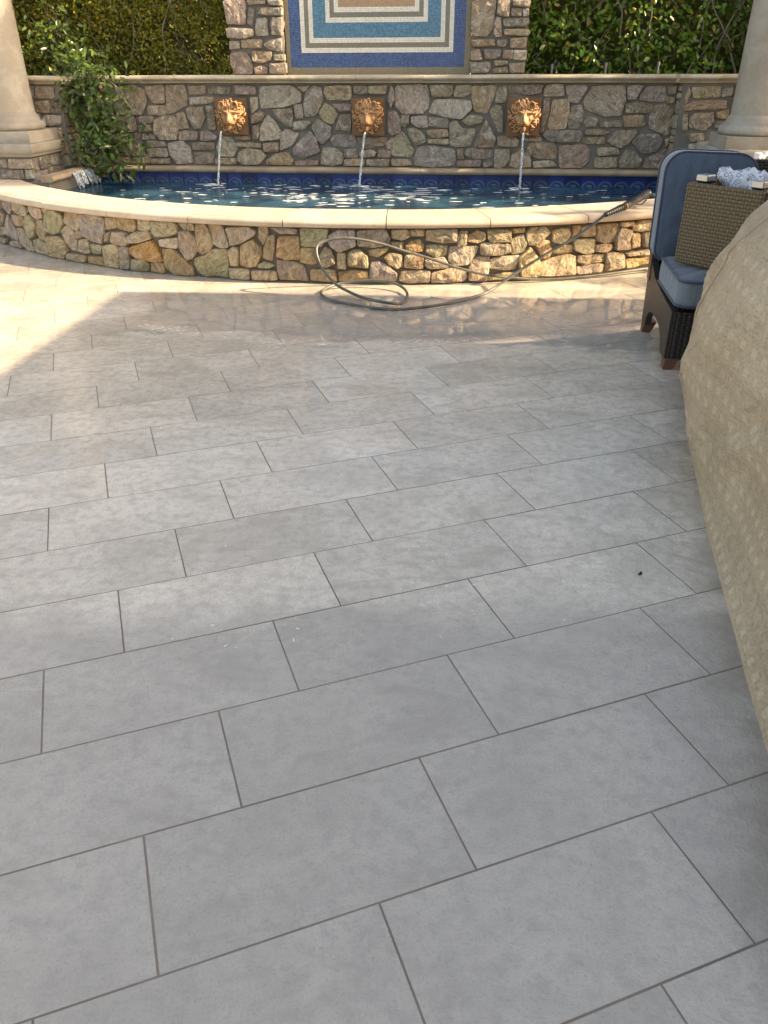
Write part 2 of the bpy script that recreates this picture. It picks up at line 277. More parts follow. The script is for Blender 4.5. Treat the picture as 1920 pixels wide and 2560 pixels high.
STONES={
'front':'''-3809 388 -3728 400 -3624 383 -3621 328 -3694 278 -3755 295 -3813 341
-3582 401 -3390 401 -3353 336 -3393 292 -3503 289 -3612 324
-3863 302 -3786 264 -3804 214 -3900 164 -3956 162
-3747 268 -3701 245 -3667 182 -3599 143 -3607 66 -3728 74 -3854 92 -3850 160
-3648 279 -3444 286 -3474 205 -3593 196 -3640 233
-3391 296 -3299 315 -3247 248 -3301 141 -3395 120 -3451 189 -3444 245
-3299 395 -3103 391 -3129 304 -3204 288 -3291 311 -3311 350
-3103 391 -3012 399 -3021 368 -3072 345
-3040 366 -2941 385 -2847 357 -2845 296 -2915 219 -3010 191 -3109 208 -3113 270
-3242 280 -3154 284 -3129 242 -3160 120 -3232 135 -3275 181
-3967 146 -3856 150 -3868 90 -4024 65
-4040 43 -3849 58 -3907 -14 -4089 -25
-3823 37 -3628 68 -3595 5 -3835 -4
-3592 177 -3497 179 -3442 124 -3382 84 -3367 11 -3498 8 -3594 48
-3334 109 -3252 128 -3167 101 -3182 6 -3318 17
-3127 160 -2952 179 -2894 149 -2875 70 -2937 -1 -3068 -13 -3175 16
-2814 390 -2609 389 -2640 305 -2690 249 -2775 267 -2834 306
-2897 229 -2830 275 -2766 251 -2740 200 -2740 85 -2814 99 -2867 161
-2729 237 -2639 262 -2627 211 -2687 192 -2728 193
-2579 379 -2473 395 -2369 374 -2373 285 -2423 182 -2527 194 -2615 230 -2629 298
-2691 179 -2585 198 -2588 92 -2644 81 -2730 95
-2554 166 -2433 168 -2456 100 -2554 95
-2872 57 -2650 63 -2670 -7 -2878 -8
-2623 61 -2444 75 -2444 0 -2633 2
-2351 375 -2252 395 -2254 311 -2361 286
-2380 250 -2334 271 -2345 202 -2389 196
-2314 273 -2169 284 -2148 197 -2215 179 -2335 194
-2237 388 -2077 378 -2064 333 -2096 285 -2244 304
-2037 385 -1930 391 -1918 343 -1957 303 -2042 310
-2147 256 -2067 292 -1947 300 -1935 251 -2049 218 -2151 210
-2416 161 -2283 186 -2264 140 -2284 3 -2424 6
-2243 168 -2163 179 -2170 14 -2265 5
-2135 177 -1938 238 -1897 204 -1853 97 -1935 82 -2074 96 -2145 133
-2137 86 -2031 91 -1987 61 -2014 6 -2159 10
-1975 70 -1850 85 -1853 7 -1981 9
-1906 381 -1727 395 -1687 365 -1696 308 -1786 278 -1890 271 -1926 301
-1846 181 -1757 195 -1711 165 -1630 112 -1590 47 -1600 8 -1767 8 -1838 45
-1849 251 -1694 274 -1698 216 -1726 197 -1857 209
-1678 376 -1551 387 -1549 335 -1636 330
-1671 324 -1589 325 -1540 266 -1535 193 -1586 140 -1634 120 -1675 176 -1687 258
-1527 388 -1457 387 -1427 337 -1410 249 -1435 199 -1495 170 -1527 185 -1539 307
-1434 384 -1321 378 -1299 327 -1278 231 -1348 224 -1405 249 -1411 314
-1291 363 -1107 384 -1062 352 -1078 320 -1180 268 -1268 240 -1276 296
-1562 141 -1468 164 -1415 208 -1293 218 -1305 74 -1316 18 -1409 25 -1488 7 -1552 41 -1569 91
-1281 207 -1256 232 -1211 230 -1224 103 -1279 104
-1191 243 -1098 292 -1041 242 -1037 185 -1079 110 -1152 94 -1205 112
-1037 385 -977 387 -973 332 -1013 259 -1044 305
-1016 227 -974 316 -921 333 -933 238 -961 148 -1025 170
-952 376 -824 383 -754 373 -760 342 -878 343
-1065 119 -1015 137 -938 116 -992 93 -1062 98
-1295 82 -1149 78 -1138 7 -1289 12
-1118 75 -932 79 -928 13 -1115 8
-897 318 -748 326 -753 167 -865 167 -920 182
-919 157 -831 152 -722 123 -694 17 -762 23 -901 22 -918 92
-728 382 -534 381 -545 319 -589 259 -731 260
-740 248 -627 246 -628 146 -670 137 -746 147
-672 96 -495 100 -485 18 -672 22
-541 329 -466 369 -344 374 -342 269 -462 224 -523 266
-605 185 -561 258 -520 243 -490 147 -558 117 -603 137
-475 215 -417 216 -416 108 -474 115
-328 370 -134 383 -102 325 -110 278 -216 258 -326 269
-393 213 -355 241 -306 234 -261 198 -258 118 -399 132
-249 238 -183 250 -110 258 -122 230 -184 195 -241 202
-467 83 -342 97 -263 93 -260 44 -469 17
-233 146 -176 163 -102 126 -52 78 -64 29 -118 37 -243 45
-143 191 -102 219 -20 210 -11 134 -52 114 -102 143
-98 294 -9 293 -4 234 -61 246
-86 375 23 379 40 332 -13 309 -82 321
39 375 140 378 137 335 52 336
12 270 52 301 109 308 138 269 127 229 29 222
4 206 135 205 133 109 5 122
152 374 366 383 366 293 272 287 153 308
158 273 305 270 300 203 218 193 159 225
152 173 275 188 323 131 311 115 179 109 149 133
-15 98 187 96 185 15 31 8 -31 29
200 84 345 110 445 95 456 46 432 18 281 9 202 14
326 258 529 258 507 199 460 132 360 130 322 163
373 320 383 367 440 366 437 272 379 265
454 334 514 364 573 347 576 300 519 282 452 295
480 159 525 182 618 175 614 99 602 17 470 21 471 95
589 366 752 365 758 286 619 287 593 311
545 273 569 284 747 267 759 219 693 197 550 197
627 171 822 184 836 175 804 87 718 87 627 102
613 53 832 70 844 36 723 25 611 16
764 372 857 373 860 342 775 341
762 290 819 320 853 326 884 262 864 207 778 194
873 341 909 371 1003 375 1056 334 1012 296 955 251 903 253 881 302
837 167 913 237 993 136 986 29 861 35
951 251 1004 281 1050 271 1079 205 1061 165 1017 159
999 119 1098 155 1214 173 1267 154 1283 28 1130 29 999 33
1077 345 1191 355 1215 311 1159 249 1085 269
1093 212 1142 238 1238 237 1240 188 1149 181 1094 188
1227 373 1280 371 1276 299 1237 293
1295 362 1400 369 1411 292 1299 294
1248 269 1410 268 1419 177 1354 169 1261 203
1418 372 1591 370 1608 296 1583 241 1496 238 1435 258
1426 226 1556 226 1576 196 1526 170 1433 181
1294 161 1508 159 1517 105 1345 95 1295 119
1300 82 1500 89 1499 30 1307 27
1523 158 1576 165 1675 143 1697 49 1548 35
1591 281 1616 336 1712 306 1703 241 1719 182 1601 182
1718 281 1782 284 1799 196 1728 189
1604 377 1718 378 1714 346 1615 344
1728 353 1800 377 1927 372 1935 306 1805 299 1731 308
1819 282 1923 291 1955 188 1848 188
1699 150 1884 164 1898 125 1724 127
1696 108 1907 108 1949 61 1719 38''',
'back':'''-2656 1186 -2454 1219 -2352 1173 -2346 1066 -2403 958 -2628 950 -2676 1039
-2340 1199 -2143 1212 -2167 1053 -2276 1059 -2335 1133
-2132 1206 -1934 1212 -1934 1040 -2051 986 -2150 958
-2336 1032 -2151 1033 -2159 951 -2341 951
-1905 1199 -1734 1205 -1736 1133 -1906 1130
-1713 1192 -1483 1192 -1513 1130 -1704 1139
-1436 1205 -1239 1198 -1237 1130 -1436 1133
-1903 1100 -1669 1109 -1667 1060 -1903 1040
-1953 1013 -1780 1024 -1768 932 -1819 836 -1883 829 -1941 932
-1749 1026 -1671 1027 -1671 823 -1742 823
-2046 965 -1974 972 -1938 836 -2042 824 -2073 890
-2285 903 -2184 938 -2075 931 -2060 808 -2087 731 -2248 730 -2308 807
-2472 930 -2302 944 -2312 883 -2465 875
-2468 855 -2340 859 -2324 807 -2462 799
-2433 778 -2304 779 -2304 730 -2441 729
-2045 805 -1870 809 -1872 732 -2056 727
-1823 802 -1743 809 -1662 761 -1690 726 -1833 725
-1923 704 -1700 709 -1700 642 -1932 634
-2402 720 -2218 716 -2201 667 -2412 659
-2414 645 -2195 653 -2198 575 -2402 569
-2180 696 -2025 722 -1954 655 -1955 520 -2102 508 -2171 597
-1918 620 -1720 607 -1722 514 -1924 510
-1681 670 -1622 768 -1529 755 -1468 658 -1516 580 -1658 586
-1701 565 -1485 566 -1491 509 -1699 507
-2750 678 -2434 673 -2441 580 -2760 581
-2788 563 -2615 568 -2624 514 -2789 513
-2599 562 -2390 566 -2403 512 -2609 507
-2376 552 -2185 557 -2191 511 -2379 509
-2578 778 -2448 781 -2456 687 -2578 686
-2704 930 -2494 937 -2501 806 -2688 798
-2739 784 -2593 785 -2609 693 -2748 692
-2867 1200 -2678 1200 -2715 957 -2900 957
-2902 943 -2720 930 -2719 805 -2916 790
-2935 776 -2755 784 -2769 664 -2958 663
-2977 648 -2772 649 -2812 520 -3003 518
-1187 1198 -885 1204 -798 1146 -795 1067 -957 1027 -1188 1007 -1203 1093
-1302 1100 -1226 1100 -1226 1014 -1291 967
-1300 953 -1205 984 -1169 960 -1212 900 -1299 879
-1296 859 -1224 859 -1241 743 -1307 739
-1214 839 -1138 954 -1073 900 -1010 812 -1023 744 -1227 726
-1089 998 -882 1008 -896 847 -968 867 -1026 921
-865 1041 -789 1041 -783 928 -857 928
-737 1159 -660 1204 -587 1184 -584 1080 -658 948 -764 941 -770 1054
-882 894 -751 901 -707 881 -786 827 -886 826
-1008 785 -963 833 -835 786 -919 675 -1030 644
-896 661 -718 816 -655 739 -642 621 -800 578 -892 606
-696 854 -644 919 -510 852 -516 774 -608 694 -659 759
-623 975 -565 1052 -474 1015 -445 962 -494 871 -584 904
-556 1197 -307 1203 -310 1083 -531 1083 -566 1146
-495 1048 -308 1052 -309 986 -429 989
-465 828 -423 955 -310 960 -317 818
-1198 701 -1044 709 -1050 633 -1196 625
-1472 707 -1214 701 -1233 662 -1468 675
-1458 616 -1375 656 -1234 643 -1176 590 -1261 511 -1420 510 -1473 545
-1179 547 -1080 607 -954 622 -904 549 -930 507 -1179 512
-880 543 -649 554 -656 506 -883 504
-624 524 -594 663 -486 667 -403 609 -414 525 -523 503
-522 746 -474 785 -284 779 -271 707 -302 675 -486 681
-254 761 34 765 30 695 -165 659 -225 707
-387 651 -269 654 -255 582 -389 581
-239 624 -134 650 -66 630 -89 591 -227 583
-47 646 71 647 64 582 -51 584
-389 561 -197 569 -190 510 -391 504
-166 562 61 571 48 501 -167 506
76 564 246 566 285 517 94 509
-282 1197 -149 1197 -150 1133 -276 1139
-134 1197 37 1203 20 1133 -131 1139
49 1094 78 1203 105 1158 108 1081 71 1016
-1482 762 -1325 767 -1328 731 -1477 734
49 976 123 987 168 911 169 804 79 783 46 817
36 702 71 756 124 750 79 657 39 665
-825 1195 -705 1201 -740 1161 -768 1148
119 1203 414 1207 435 1145 435 1020 375 970 198 965 120 1029
441 1203 657 1207 655 1136 628 1112 470 1112
670 1145 695 1202 835 1207 832 1145 764 1112 677 1112
453 1020 504 1088 830 1078 843 1010 751 924 607 941 447 976
840 1197 1060 1202 1063 1155 988 972 868 991 846 1088
1077 1183 1161 1204 1160 1069 1061 1059
1177 1202 1488 1209 1479 1145 1385 1128 1183 1145
1014 991 1071 1040 1131 1021 1146 815 1108 813 1046 923
754 907 826 957 952 940 936 893 841 868
442 936 624 930 631 848 444 860
270 939 420 946 433 852 333 851 273 891
176 950 248 950 249 881 204 851 174 881
238 836 311 846 407 786 414 721 313 695 256 781
425 822 611 834 636 774 502 760 435 787
427 746 625 752 638 704 437 711
76 616 112 760 188 811 231 770 300 649 269 589 99 601
644 892 707 910 755 838 881 839 877 774 839 690 706 684 652 702
889 703 980 925 1088 755 1062 681 890 680
310 566 336 667 448 692 696 659 707 517 510 500 316 514
724 651 774 670 787 580 739 575
803 642 831 670 1063 662 1068 584 890 578 801 611
728 554 946 569 950 509 736 502
976 540 1059 549 1072 520 995 499
1085 657 1223 663 1226 553 1163 501 1090 500
1105 773 1252 780 1310 736 1282 685 1116 696
1234 522 1249 604 1328 660 1427 595 1442 513 1296 502
1385 625 1412 721 1638 725 1675 668 1675 579 1510 586
1455 558 1644 564 1691 515 1473 505
1371 759 1514 770 1518 734 1376 736
1531 787 1555 825 1874 831 1896 779 1864 731 1605 731
1690 696 1932 707 1981 660 1983 559 1913 507 1716 507
1508 1164 1531 1204 1672 1209 1690 1118 1513 1114
1689 1199 1871 1204 1895 1182 1825 1062 1750 1071
1504 1098 1566 1098 1566 992 1532 817 1500 806
1570 866 1591 1077 1738 1086 1753 1002 1733 847 1594 837
1749 896 1768 1029 1870 1039 1888 935 1861 849 1765 849
1873 1082 1950 1195 2225 1201 2255 1095 2219 955 2080 948 1904 1006
2254 1194 2396 1204 2340 1095 2272 1091
2378 1120 2432 1192 2596 1192 2620 1076 2479 1072 2383 1085
2616 1194 2731 1198 2740 1135 2633 1135
2624 1111 2741 1105 2742 1060 2632 1061
2258 1054 2411 1067 2509 1042 2504 984 2275 977
1902 903 1940 942 2019 926 2006 864 1922 857
2044 903 2246 914 2253 865 2063 861
2254 953 2435 960 2453 868 2275 863
2516 1032 2621 1049 2754 995 2774 803 2665 792 2494 853 2492 930
1917 835 2066 838 2143 819 2087 791 1930 795
1907 766 2103 777 2115 716 1913 715
2134 734 2210 823 2388 837 2390 801 2322 711 2258 684
2360 735 2425 798 2590 802 2641 750 2600 660 2479 632
2658 750 2725 767 2746 727 2680 700
2039 687 2242 679 2256 631 2067 613
2041 597 2241 601 2254 512 2052 510
2271 561 2318 666 2406 647 2477 576 2455 515 2286 512
2501 512 2518 587 2766 678 2779 605 2728 507
2762 776 2807 777 2817 705 2794 694
2775 658 2826 672 2855 512 2756 509''',
'pierR':'''2788 1191 3038 1197 3059 1113 2825 1100
2742 1039 2842 1082 3107 1088 3123 1021 2869 1008 2763 1002
2817 927 2847 983 3020 990 3038 903 2969 842 2829 864
2831 813 2959 820 2984 763 2863 750
3063 1173 3150 1197 3152 1125 3069 1113
3040 990 3149 1015 3151 940 3056 946
2747 1100 2767 1195 2789 1149 2767 1054
3049 915 3141 922 3138 872 3059 865
2754 977 2793 983 2817 839 2776 839
2853 730 2962 737 2979 647 2871 633''',
'pilL':'''-1550 1910 -1333 1908 -1359 1711 -1533 1718
-1326 1908 -1140 1906 -1142 1875 -1314 1871
-1125 1906 -987 1904 -995 1862 -1106 1867
-1313 1853 -1258 1834 -1292 1697 -1340 1723
-1231 1796 -1182 1845 -988 1849 -990 1782 -1157 1786
-1264 1660 -1246 1759 -1143 1768 -1138 1615 -1258 1622
-1107 1721 -1084 1768 -997 1764 -1007 1620 -1102 1627
-1552 1687 -1287 1679 -1284 1622 -1370 1597 -1545 1605
-1528 1579 -1433 1578 -1432 1514 -1532 1508
-1411 1587 -1203 1590 -1217 1516 -1413 1521
-1189 1545 -1128 1585 -1013 1599 -1017 1486 -1134 1506
-1533 1476 -1368 1488 -1321 1417 -1312 1299 -1492 1299 -1540 1378
-1308 1492 -1112 1491 -1126 1419 -1220 1390 -1308 1410
-1096 1462 -991 1462 -995 1412 -1093 1412
-1298 1351 -1237 1371 -1162 1351 -1172 1301 -1295 1299
-1145 1387 -985 1393 -987 1303 -1144 1301''',
'pilR':'''800 1876 815 1885 1015 1883 1018 1839 998 1658 949 1599 830 1604 797 1660
1036 1883 1139 1882 1143 1754 1076 1759 1035 1785
1170 1881 1329 1880 1321 1829 1178 1839
1158 1819 1251 1817 1251 1753 1161 1759
1262 1812 1317 1814 1324 1762 1274 1753
1008 1704 1026 1752 1070 1747 1088 1603 1035 1591 1014 1622
1091 1738 1318 1745 1332 1706 1305 1674 1100 1680
1107 1656 1326 1656 1347 1628 1325 1601 1116 1609
807 1570 1023 1578 1032 1522 826 1518
1047 1569 1141 1578 1154 1547 1118 1517 1050 1522
1166 1582 1321 1588 1312 1511 1177 1504
815 1496 888 1500 920 1410 810 1408
927 1495 1088 1494 1084 1437 1036 1419 946 1421
1106 1490 1201 1489 1200 1418 1108 1418
1207 1489 1325 1484 1326 1408 1209 1413
811 1387 997 1396 1001 1341 967 1305 816 1303
1023 1401 1159 1400 1156 1371 1040 1362
1021 1339 1163 1353 1166 1304 1024 1303
1176 1381 1317 1385 1322 1304 1182 1302''',
'pierL':'''-3336 1211 -3153 1207 -3169 1103 -3362 1103
-3472 1214 -3347 1214 -3377 1103 -3465 1116
-3380 1073 -3244 1083 -3209 1050 -3233 977 -3394 983
-3197 1077 -3117 1093 -3098 1037 -3134 977 -3217 977
-3460 1103 -3391 1096 -3415 996 -3464 990
-3335 930 -3289 960 -3138 960 -3147 883 -3264 862 -3347 882
-3448 956 -3350 970 -3358 875 -3425 889
-3428 841 -3317 838 -3314 745 -3450 717
-3300 842 -3156 846 -3159 760 -3306 749''',
}

# ------------------------------------------------------------------ material library
MAT_FSTONE = m_stone('fieldstone', (.58, .47, .32), (.44, .25, .10), .38, (.40, .33, .26)); MAT_BSTONE = m_stone('weathered_stone', (.58, .54, .48), (.34, .20, .10), .28, (.45, .42, .39))
MAT_FMORT = m_mortar('front_mortar', (.175, .145, .11)); MAT_BMORT = m_mortar('back_mortar', (.20, .185, .16))
MAT_COPING = m_cast('coping_stone', (.60, .49, .385)); MAT_CAP = m_cast('cap_stone', (.50, .44, .34), .6)
MAT_LEDGE = m_cast('ledge_stone', (.40, .32, .23), .6); MAT_COLUMN = m_cast('column_stone', (.39, .36, .312), .45, .7)

def floor_material():
    t = NT('porcelain_paver'); p = t.pos(); x, y, z = t.xyz(p); oi = t.n('ShaderNodeObjectInfo')
    pr = t.vmath('ADD', p, t.comb(t.math('MULTIPLY', oi.outputs['Random'], 13.0), t.math('MULTIPLY', oi.outputs['Random'], 29.0), 0))
    a = t.noise(pr, 3.2, 5, .6, .8); b = t.noise(pr, 26, 5, .65); fine = t.noise(p, 150, 3, .7); c = t.noise(p, .9, 3)
    k = t.math('MULTIPLY_ADD', oi.outputs['Random'], .17, .91)
    col = t.mix(t.ramp(a, [(.36, 0.0), (.60, 1.0)]), (.60, .53, .435), (.755, .672, .56))
    col = t.mix(t.ramp(b, [(.36, .55), (.55, 0.0)]), col, (.42, .365, .31))
    col = t.mix(t.ramp(fine, [(.35, .50), (.47, 0.0)]), col, (.31, .28, .25))
    col = t.mix(t.ramp(t.noise(t.vmath('MULTIPLY', pr, (1, 2.5, 1)), 1.7, 5, .7, 2.4), [(.52, 0.0), (.68, .55)]), col, (.43, .36, .29))
    col = t.mix(1.0, col, t.comb(k, k, k), 'MULTIPLY')
    # rinse water: near the left edge the pavers are dry, further in they are wet
    warp = t.math('MULTIPLY', t.math('SUBTRACT', t.noise(p, 1.6, 4, .6), .5), .55)
    warp2 = t.math('MULTIPLY', t.math('SUBTRACT', t.noise(p, 24, 2, .6), .5), .05)
    wl_ = t.sm(t.math('ADD', t.math('ADD', x, t.math('MULTIPLY', warp, .25)), t.math('ADD', warp2, t.math('MULTIPLY', y, .42))), -.435, -.375)
    far = t.sm(t.math('ADD', y, t.math('MULTIPLY', warp, .5)), 1.95, 1.70)
    wet = t.math('MULTIPLY', wl_, t.math('MULTIPLY_ADD', far, .9, .1))
    # standing film of water in front of the pool wall
    film = t.math('MULTIPLY', t.sm(t.math('ADD', t.math('ADD', y, t.math('MULTIPLY', warp, 1.5)), t.math('ADD', t.math('MULTIPLY', x, .12), warp2)), 4.33, 4.40),
                  t.sm(t.math('ADD', x, warp), -1.75, -1.45))
    film = t.math('MULTIPLY', film, t.sm(t.math('ADD', y, warp2), 5.62, 5.45))
    col = t.mix(t.math('MULTIPLY', wet, .62), col, (.325, .294, .262), 'MIX')
    col = t.mix(t.math('MULTIPLY', film, .42), col, (.20, .20, .20), 'MIX')
    # damp brown stain along the hem of the cover
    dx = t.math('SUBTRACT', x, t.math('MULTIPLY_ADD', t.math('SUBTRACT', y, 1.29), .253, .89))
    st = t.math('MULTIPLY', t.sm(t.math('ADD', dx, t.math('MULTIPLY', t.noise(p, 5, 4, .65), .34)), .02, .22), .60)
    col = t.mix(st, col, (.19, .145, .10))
    r = t.math('MULTIPLY_ADD', wet, -.10, .42)
    r = t.math('MULTIPLY_ADD', t.ramp(t.noise(p, 2.2, 3), [(.4, 0.0), (.65, 1.0)]), -.10, r)
    mid = t.sm(t.math('ADD', y, warp), 2.3, 3.3)
    r = t.math('MULTIPLY_ADD', mid, -.26, r)
    r = t.math('ADD', t.math('MULTIPLY', r, t.math('SUBTRACT', 1.0, film)), t.math('MULTIPLY', film, .025))
    h = t.math('ADD', t.math('MULTIPLY', t.noise(p, 55, 4, .6), .6), t.math('MULTIPLY', fine, .4))
    h = t.math('MULTIPLY', h, t.math('MULTIPLY', t.math('MULTIPLY_ADD', mid, -.6, 1.0), t.math('MULTIPLY_ADD', film, -.985, 1.0)))
    h = t.math('ADD', h, t.math('MULTIPLY', wl_, .9))
    dr = t.vmath('SUBTRACT', p, (.98, 4.78, 0)); dn = t.n('ShaderNodeVectorMath', operation='LENGTH'); t.l(dr, dn.inputs[0])
    h = t.math('ADD', h, t.math('MULTIPLY', film, .8))
    h = t.math('ADD', h, t.math('MULTIPLY', t.math('MULTIPLY', film, t.sm(dn.outputs['Value'], .42, .05)), t.math('MULTIPLY', t.noise(p, 38, 3), 2.2)))
    coat = t.math('MAXIMUM', t.math('MULTIPLY', film, .6), t.math('MULTIPLY', t.math('MULTIPLY', mid, t.sm(t.noise(p, 2.6, 3, .6), .38, .56)), .65))
    return t.fin(col, r, t.bump(h, .8, .0055), **{'Specular IOR Level': .5, 'Coat Weight': coat, 'Coat Roughness': t.math('MULTIPLY_ADD', film, -.025, .075), 'Coat IOR': 1.45})
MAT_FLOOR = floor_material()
MAT_GROUT = m_mortar('grout', (.25, .205, .165))

# ------------------------------------------------------------------ ground and patio pavers
g = MB(); g.add([(-300, -300, -.02), (300, -300, -.02), (300, 300, -.02), (-300, 300, -.02)], [(0, 1, 2, 3)])
g.build('ground', m_mortar('soil', (.30, .25, .19)))['kind'] = 'structure'
patio = thing('patio', 'x', 'x'); del patio['label']; del patio['category']; patio['kind'] = 'structure'
gb = MB(); gb.add([(-9, -6, -.0010), (9, -6, -.0010), (9, 8.6, -.0010), (-9, 8.6, -.0010)], [(0, 1, 2, 3)]); gb.build('grout_bed', MAT_GROUT, patio)
tm = MB(); w, d_, c_ = TL - .0044, TW - .0044, .0006
x0, x1, y0, y1 = 0, w, 0, d_
tm.add([(x0, y0, -.012), (x1, y0, -.012), (x1, y1, -.012), (x0, y1, -.012), (x0, y0, -c_), (x1, y0, -c_), (x1, y1, -c_), (x0, y1, -c_),
        (x0 + c_, y0 + c_, 0), (x1 - c_, y0 + c_, 0), (x1 - c_, y1 - c_, 0), (x0 + c_, y1 - c_, 0)],
       [(0, 1, 5, 4), (1, 2, 6, 5), (2, 3, 7, 6), (3, 0, 4, 7), (4, 5, 9, 8), (5, 6, 10, 9), (6, 7, 11, 10), (7, 4, 8, 11), (8, 9, 10, 11)])
proto = None; far_tiles = []
ca, sa = math.cos(TYAW), math.sin(TYAW)
cand = []
for c in range(-24, 40):
    for k in range(-24, 30):
        u = (k + (c % 3) / 3.0) * TL; v = c * TW
        X = TX + ca * u - sa * v; Y = TY + sa * u + ca * v
        mx = X + ca * TL / 2 - sa * TW / 2; my = Y + sa * TL / 2 + ca * TW / 2
        if my < -3 or my > 8.3 or abs(mx) > 6: continue
        if math.hypot(mx - PC.x, my - PC.y) < 4.5: continue
        score = max(abs(mx) - (.50 * my + .75), .75 - my, 0)
        cand.append((score, abs(mx), X, Y))
cand.sort()
rest = MB()
for i, (s_, _, X, Y) in enumerate(cand):
    dz = RNG.uniform(-.0006, .0006)
    if i < 296:
        if proto is None:
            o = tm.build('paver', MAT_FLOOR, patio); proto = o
        else:
            o = proto.copy(); COL.objects.link(o)
        o.location = (X, Y, dz); o.rotation_euler = (RNG.uniform(-.0009, .0009), RNG.uniform(-.0006, .0006), TYAW)
    else:
        rest.add([Vector((X + ca * p.x - sa * p.y, Y + sa * p.x + ca * p.y, p.z)) for p in tm.v], tm.f)
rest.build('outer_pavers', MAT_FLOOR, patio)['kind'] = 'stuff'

# ------------------------------------------------------------------ stones
FPAL = [(0.523, 0.399, 0.256), (0.592, 0.493, 0.357), (0.5, 0.364, 0.202), (0.45, 0.394, 0.258), (0.557, 0.44, 0.328), (0.49, 0.321, 0.179), (0.427, 0.34, 0.259), (0.594, 0.457, 0.283), (0.474, 0.387, 0.325)]
BPAL = [(0.365, 0.316, 0.252), (0.484, 0.427, 0.346), (0.353, 0.283, 0.212), (0.478, 0.372, 0.249), (0.364, 0.286, 0.23), (0.378, 0.335, 0.237), (0.451, 0.387, 0.302), (0.345, 0.304, 0.255), (0.394, 0.303, 0.22)]
def polys(key): return [[(a[i] / 1000., a[i + 1] / 1000.) for i in range(0, len(a), 2)] for a in ([int(v) for v in ln.split()] for ln in STONES[key].split('\n'))]
def clip_poly(P, lo, hi, l0=-99, l1=99): return [(min(max(s, l0), l1), min(max(z, lo), hi)) for s, z in P]
def stone(P, fn, mat, parent, pal, hmin=.018, hmax=.042, grow=.0055, rough=1.25):
    P = [Vector((s, z)) for s, z in P]
    ar = sum(P[i].x * P[(i + 1) % len(P)].y - P[(i + 1) % len(P)].x * P[i].y for i in range(len(P)))
    if ar < 0: P = P[::-1]
    Q = []
    for i in range(len(P)):
        a, b = P[i], P[(i + 1) % len(P)]
        Q += [a.lerp(b, .09), a.lerp(b, .91)]
    R_ = []
    for i in range(len(Q)):
        a, b = Q[i], Q[(i + 1) % len(Q)]; n = max(1, int((b - a).length / .045))
        R_ += [a.lerp(b, j / n) for j in range(n)]
    c = sum(R_, Vector((0, 0))) / len(R_)
    key = random.uniform(0, 90); H = random.uniform(hmin, hmax)
    tx, tz = random.uniform(-.10, .10), random.uniform(-.10, .10)
    size = math.sqrt(abs(ar) / 2)
    def wob(p, k): return nz((p.x * 26, p.y * 26, key), 1, k)
    R_ = [p + (p - c).normalized() * (grow + .004 * rough * wob(p, 1)) for p in R_]
    n = len(R_); vs = []
    for inset, hf in ((0, -.35), (.0015, .55), (.006, .90), (.35, 1.0), (.68, 1.04)):
        for p in R_:
            d = c - p; L = d.length
            q = p + d * (inset if inset > .1 else min(inset / max(L, .001), .3))
            h = H * hf
            if hf > 0:
                h += ((q.x - c.x) * tx + (q.y - c.y) * tz) * hf + rough * (.0095 * nz((q.x * 17, q.y * 17, key), 1, 2) + .0035 * nz((q.x * 45, q.y * 45, key), 1, 3)) * hf
            vs.append(fn(q.x, q.y, h))
    vs.append(fn(c.x, c.y, H * 1.04 + .005 * rough * nz((c.x * 17, c.y * 17, key), 1, 2)))
    fs = [(r * n + j, r * n + (j + 1) % n, (r + 1) * n + (j + 1) % n, (r + 1) * n + j) for r in range(4) for j in range(n)]
    fs += [(4 * n + j, 4 * n + (j + 1) % n, 5 * n) for j in range(n)]
    me = mesh(vs, fs)
    me.polygons.foreach_set('use_smooth', [False] * len(fs))
    o = link('stone', me, mat, parent)
    col = Vector(random.choice(pal)); kf = random.uniform(.82, 1.15)
    o.color = (col.x * kf, col.y * kf * random.uniform(.96, 1.03), col.z * kf * random.uniform(.9, 1.08), 1)
    return o
def filler(s0, s1, z0, z1, rows, seed):
    rr = random.Random(seed); out = []; zs = [z0]
    for i in range(rows): zs.append(z0 + (z1 - z0) * (i + 1) / rows)
    for i in range(rows):
        s = s0
        while s < s1 - .05:
            wd = min(rr.uniform(.11, .27), s1 - s)
            if s1 - s - wd < .07: wd = s1 - s
            a, b = zs[i] + .006, zs[i + 1] - .008; j = lambda: rr.uniform(-.012, .012)
            if rr.random() < .25 and b - a > .1:
                mz = (a + b) / 2
                out += [[(s + .008, a + j()*.3), (s + wd - .008, a), (s + wd - .008 + j(), mz - .006), (s + .008, mz - .006)], [(s + .008, mz + .008), (s + wd - .01, mz + .006), (s + wd - .008 + j(), b), (s + .01, b)]]
            else:
                out.append([(s + .008 + abs(j()), a + j() * .4), (s + wd - .008, a + j() * .4), (s + wd - .008 + j() * .5, (a + b) / 2), (s + wd - .012, b + j() * .4), (s + .014 + j() * .4, b + j() * .4), (s + .006, (a + b) / 2)])
            s += wd
    return out

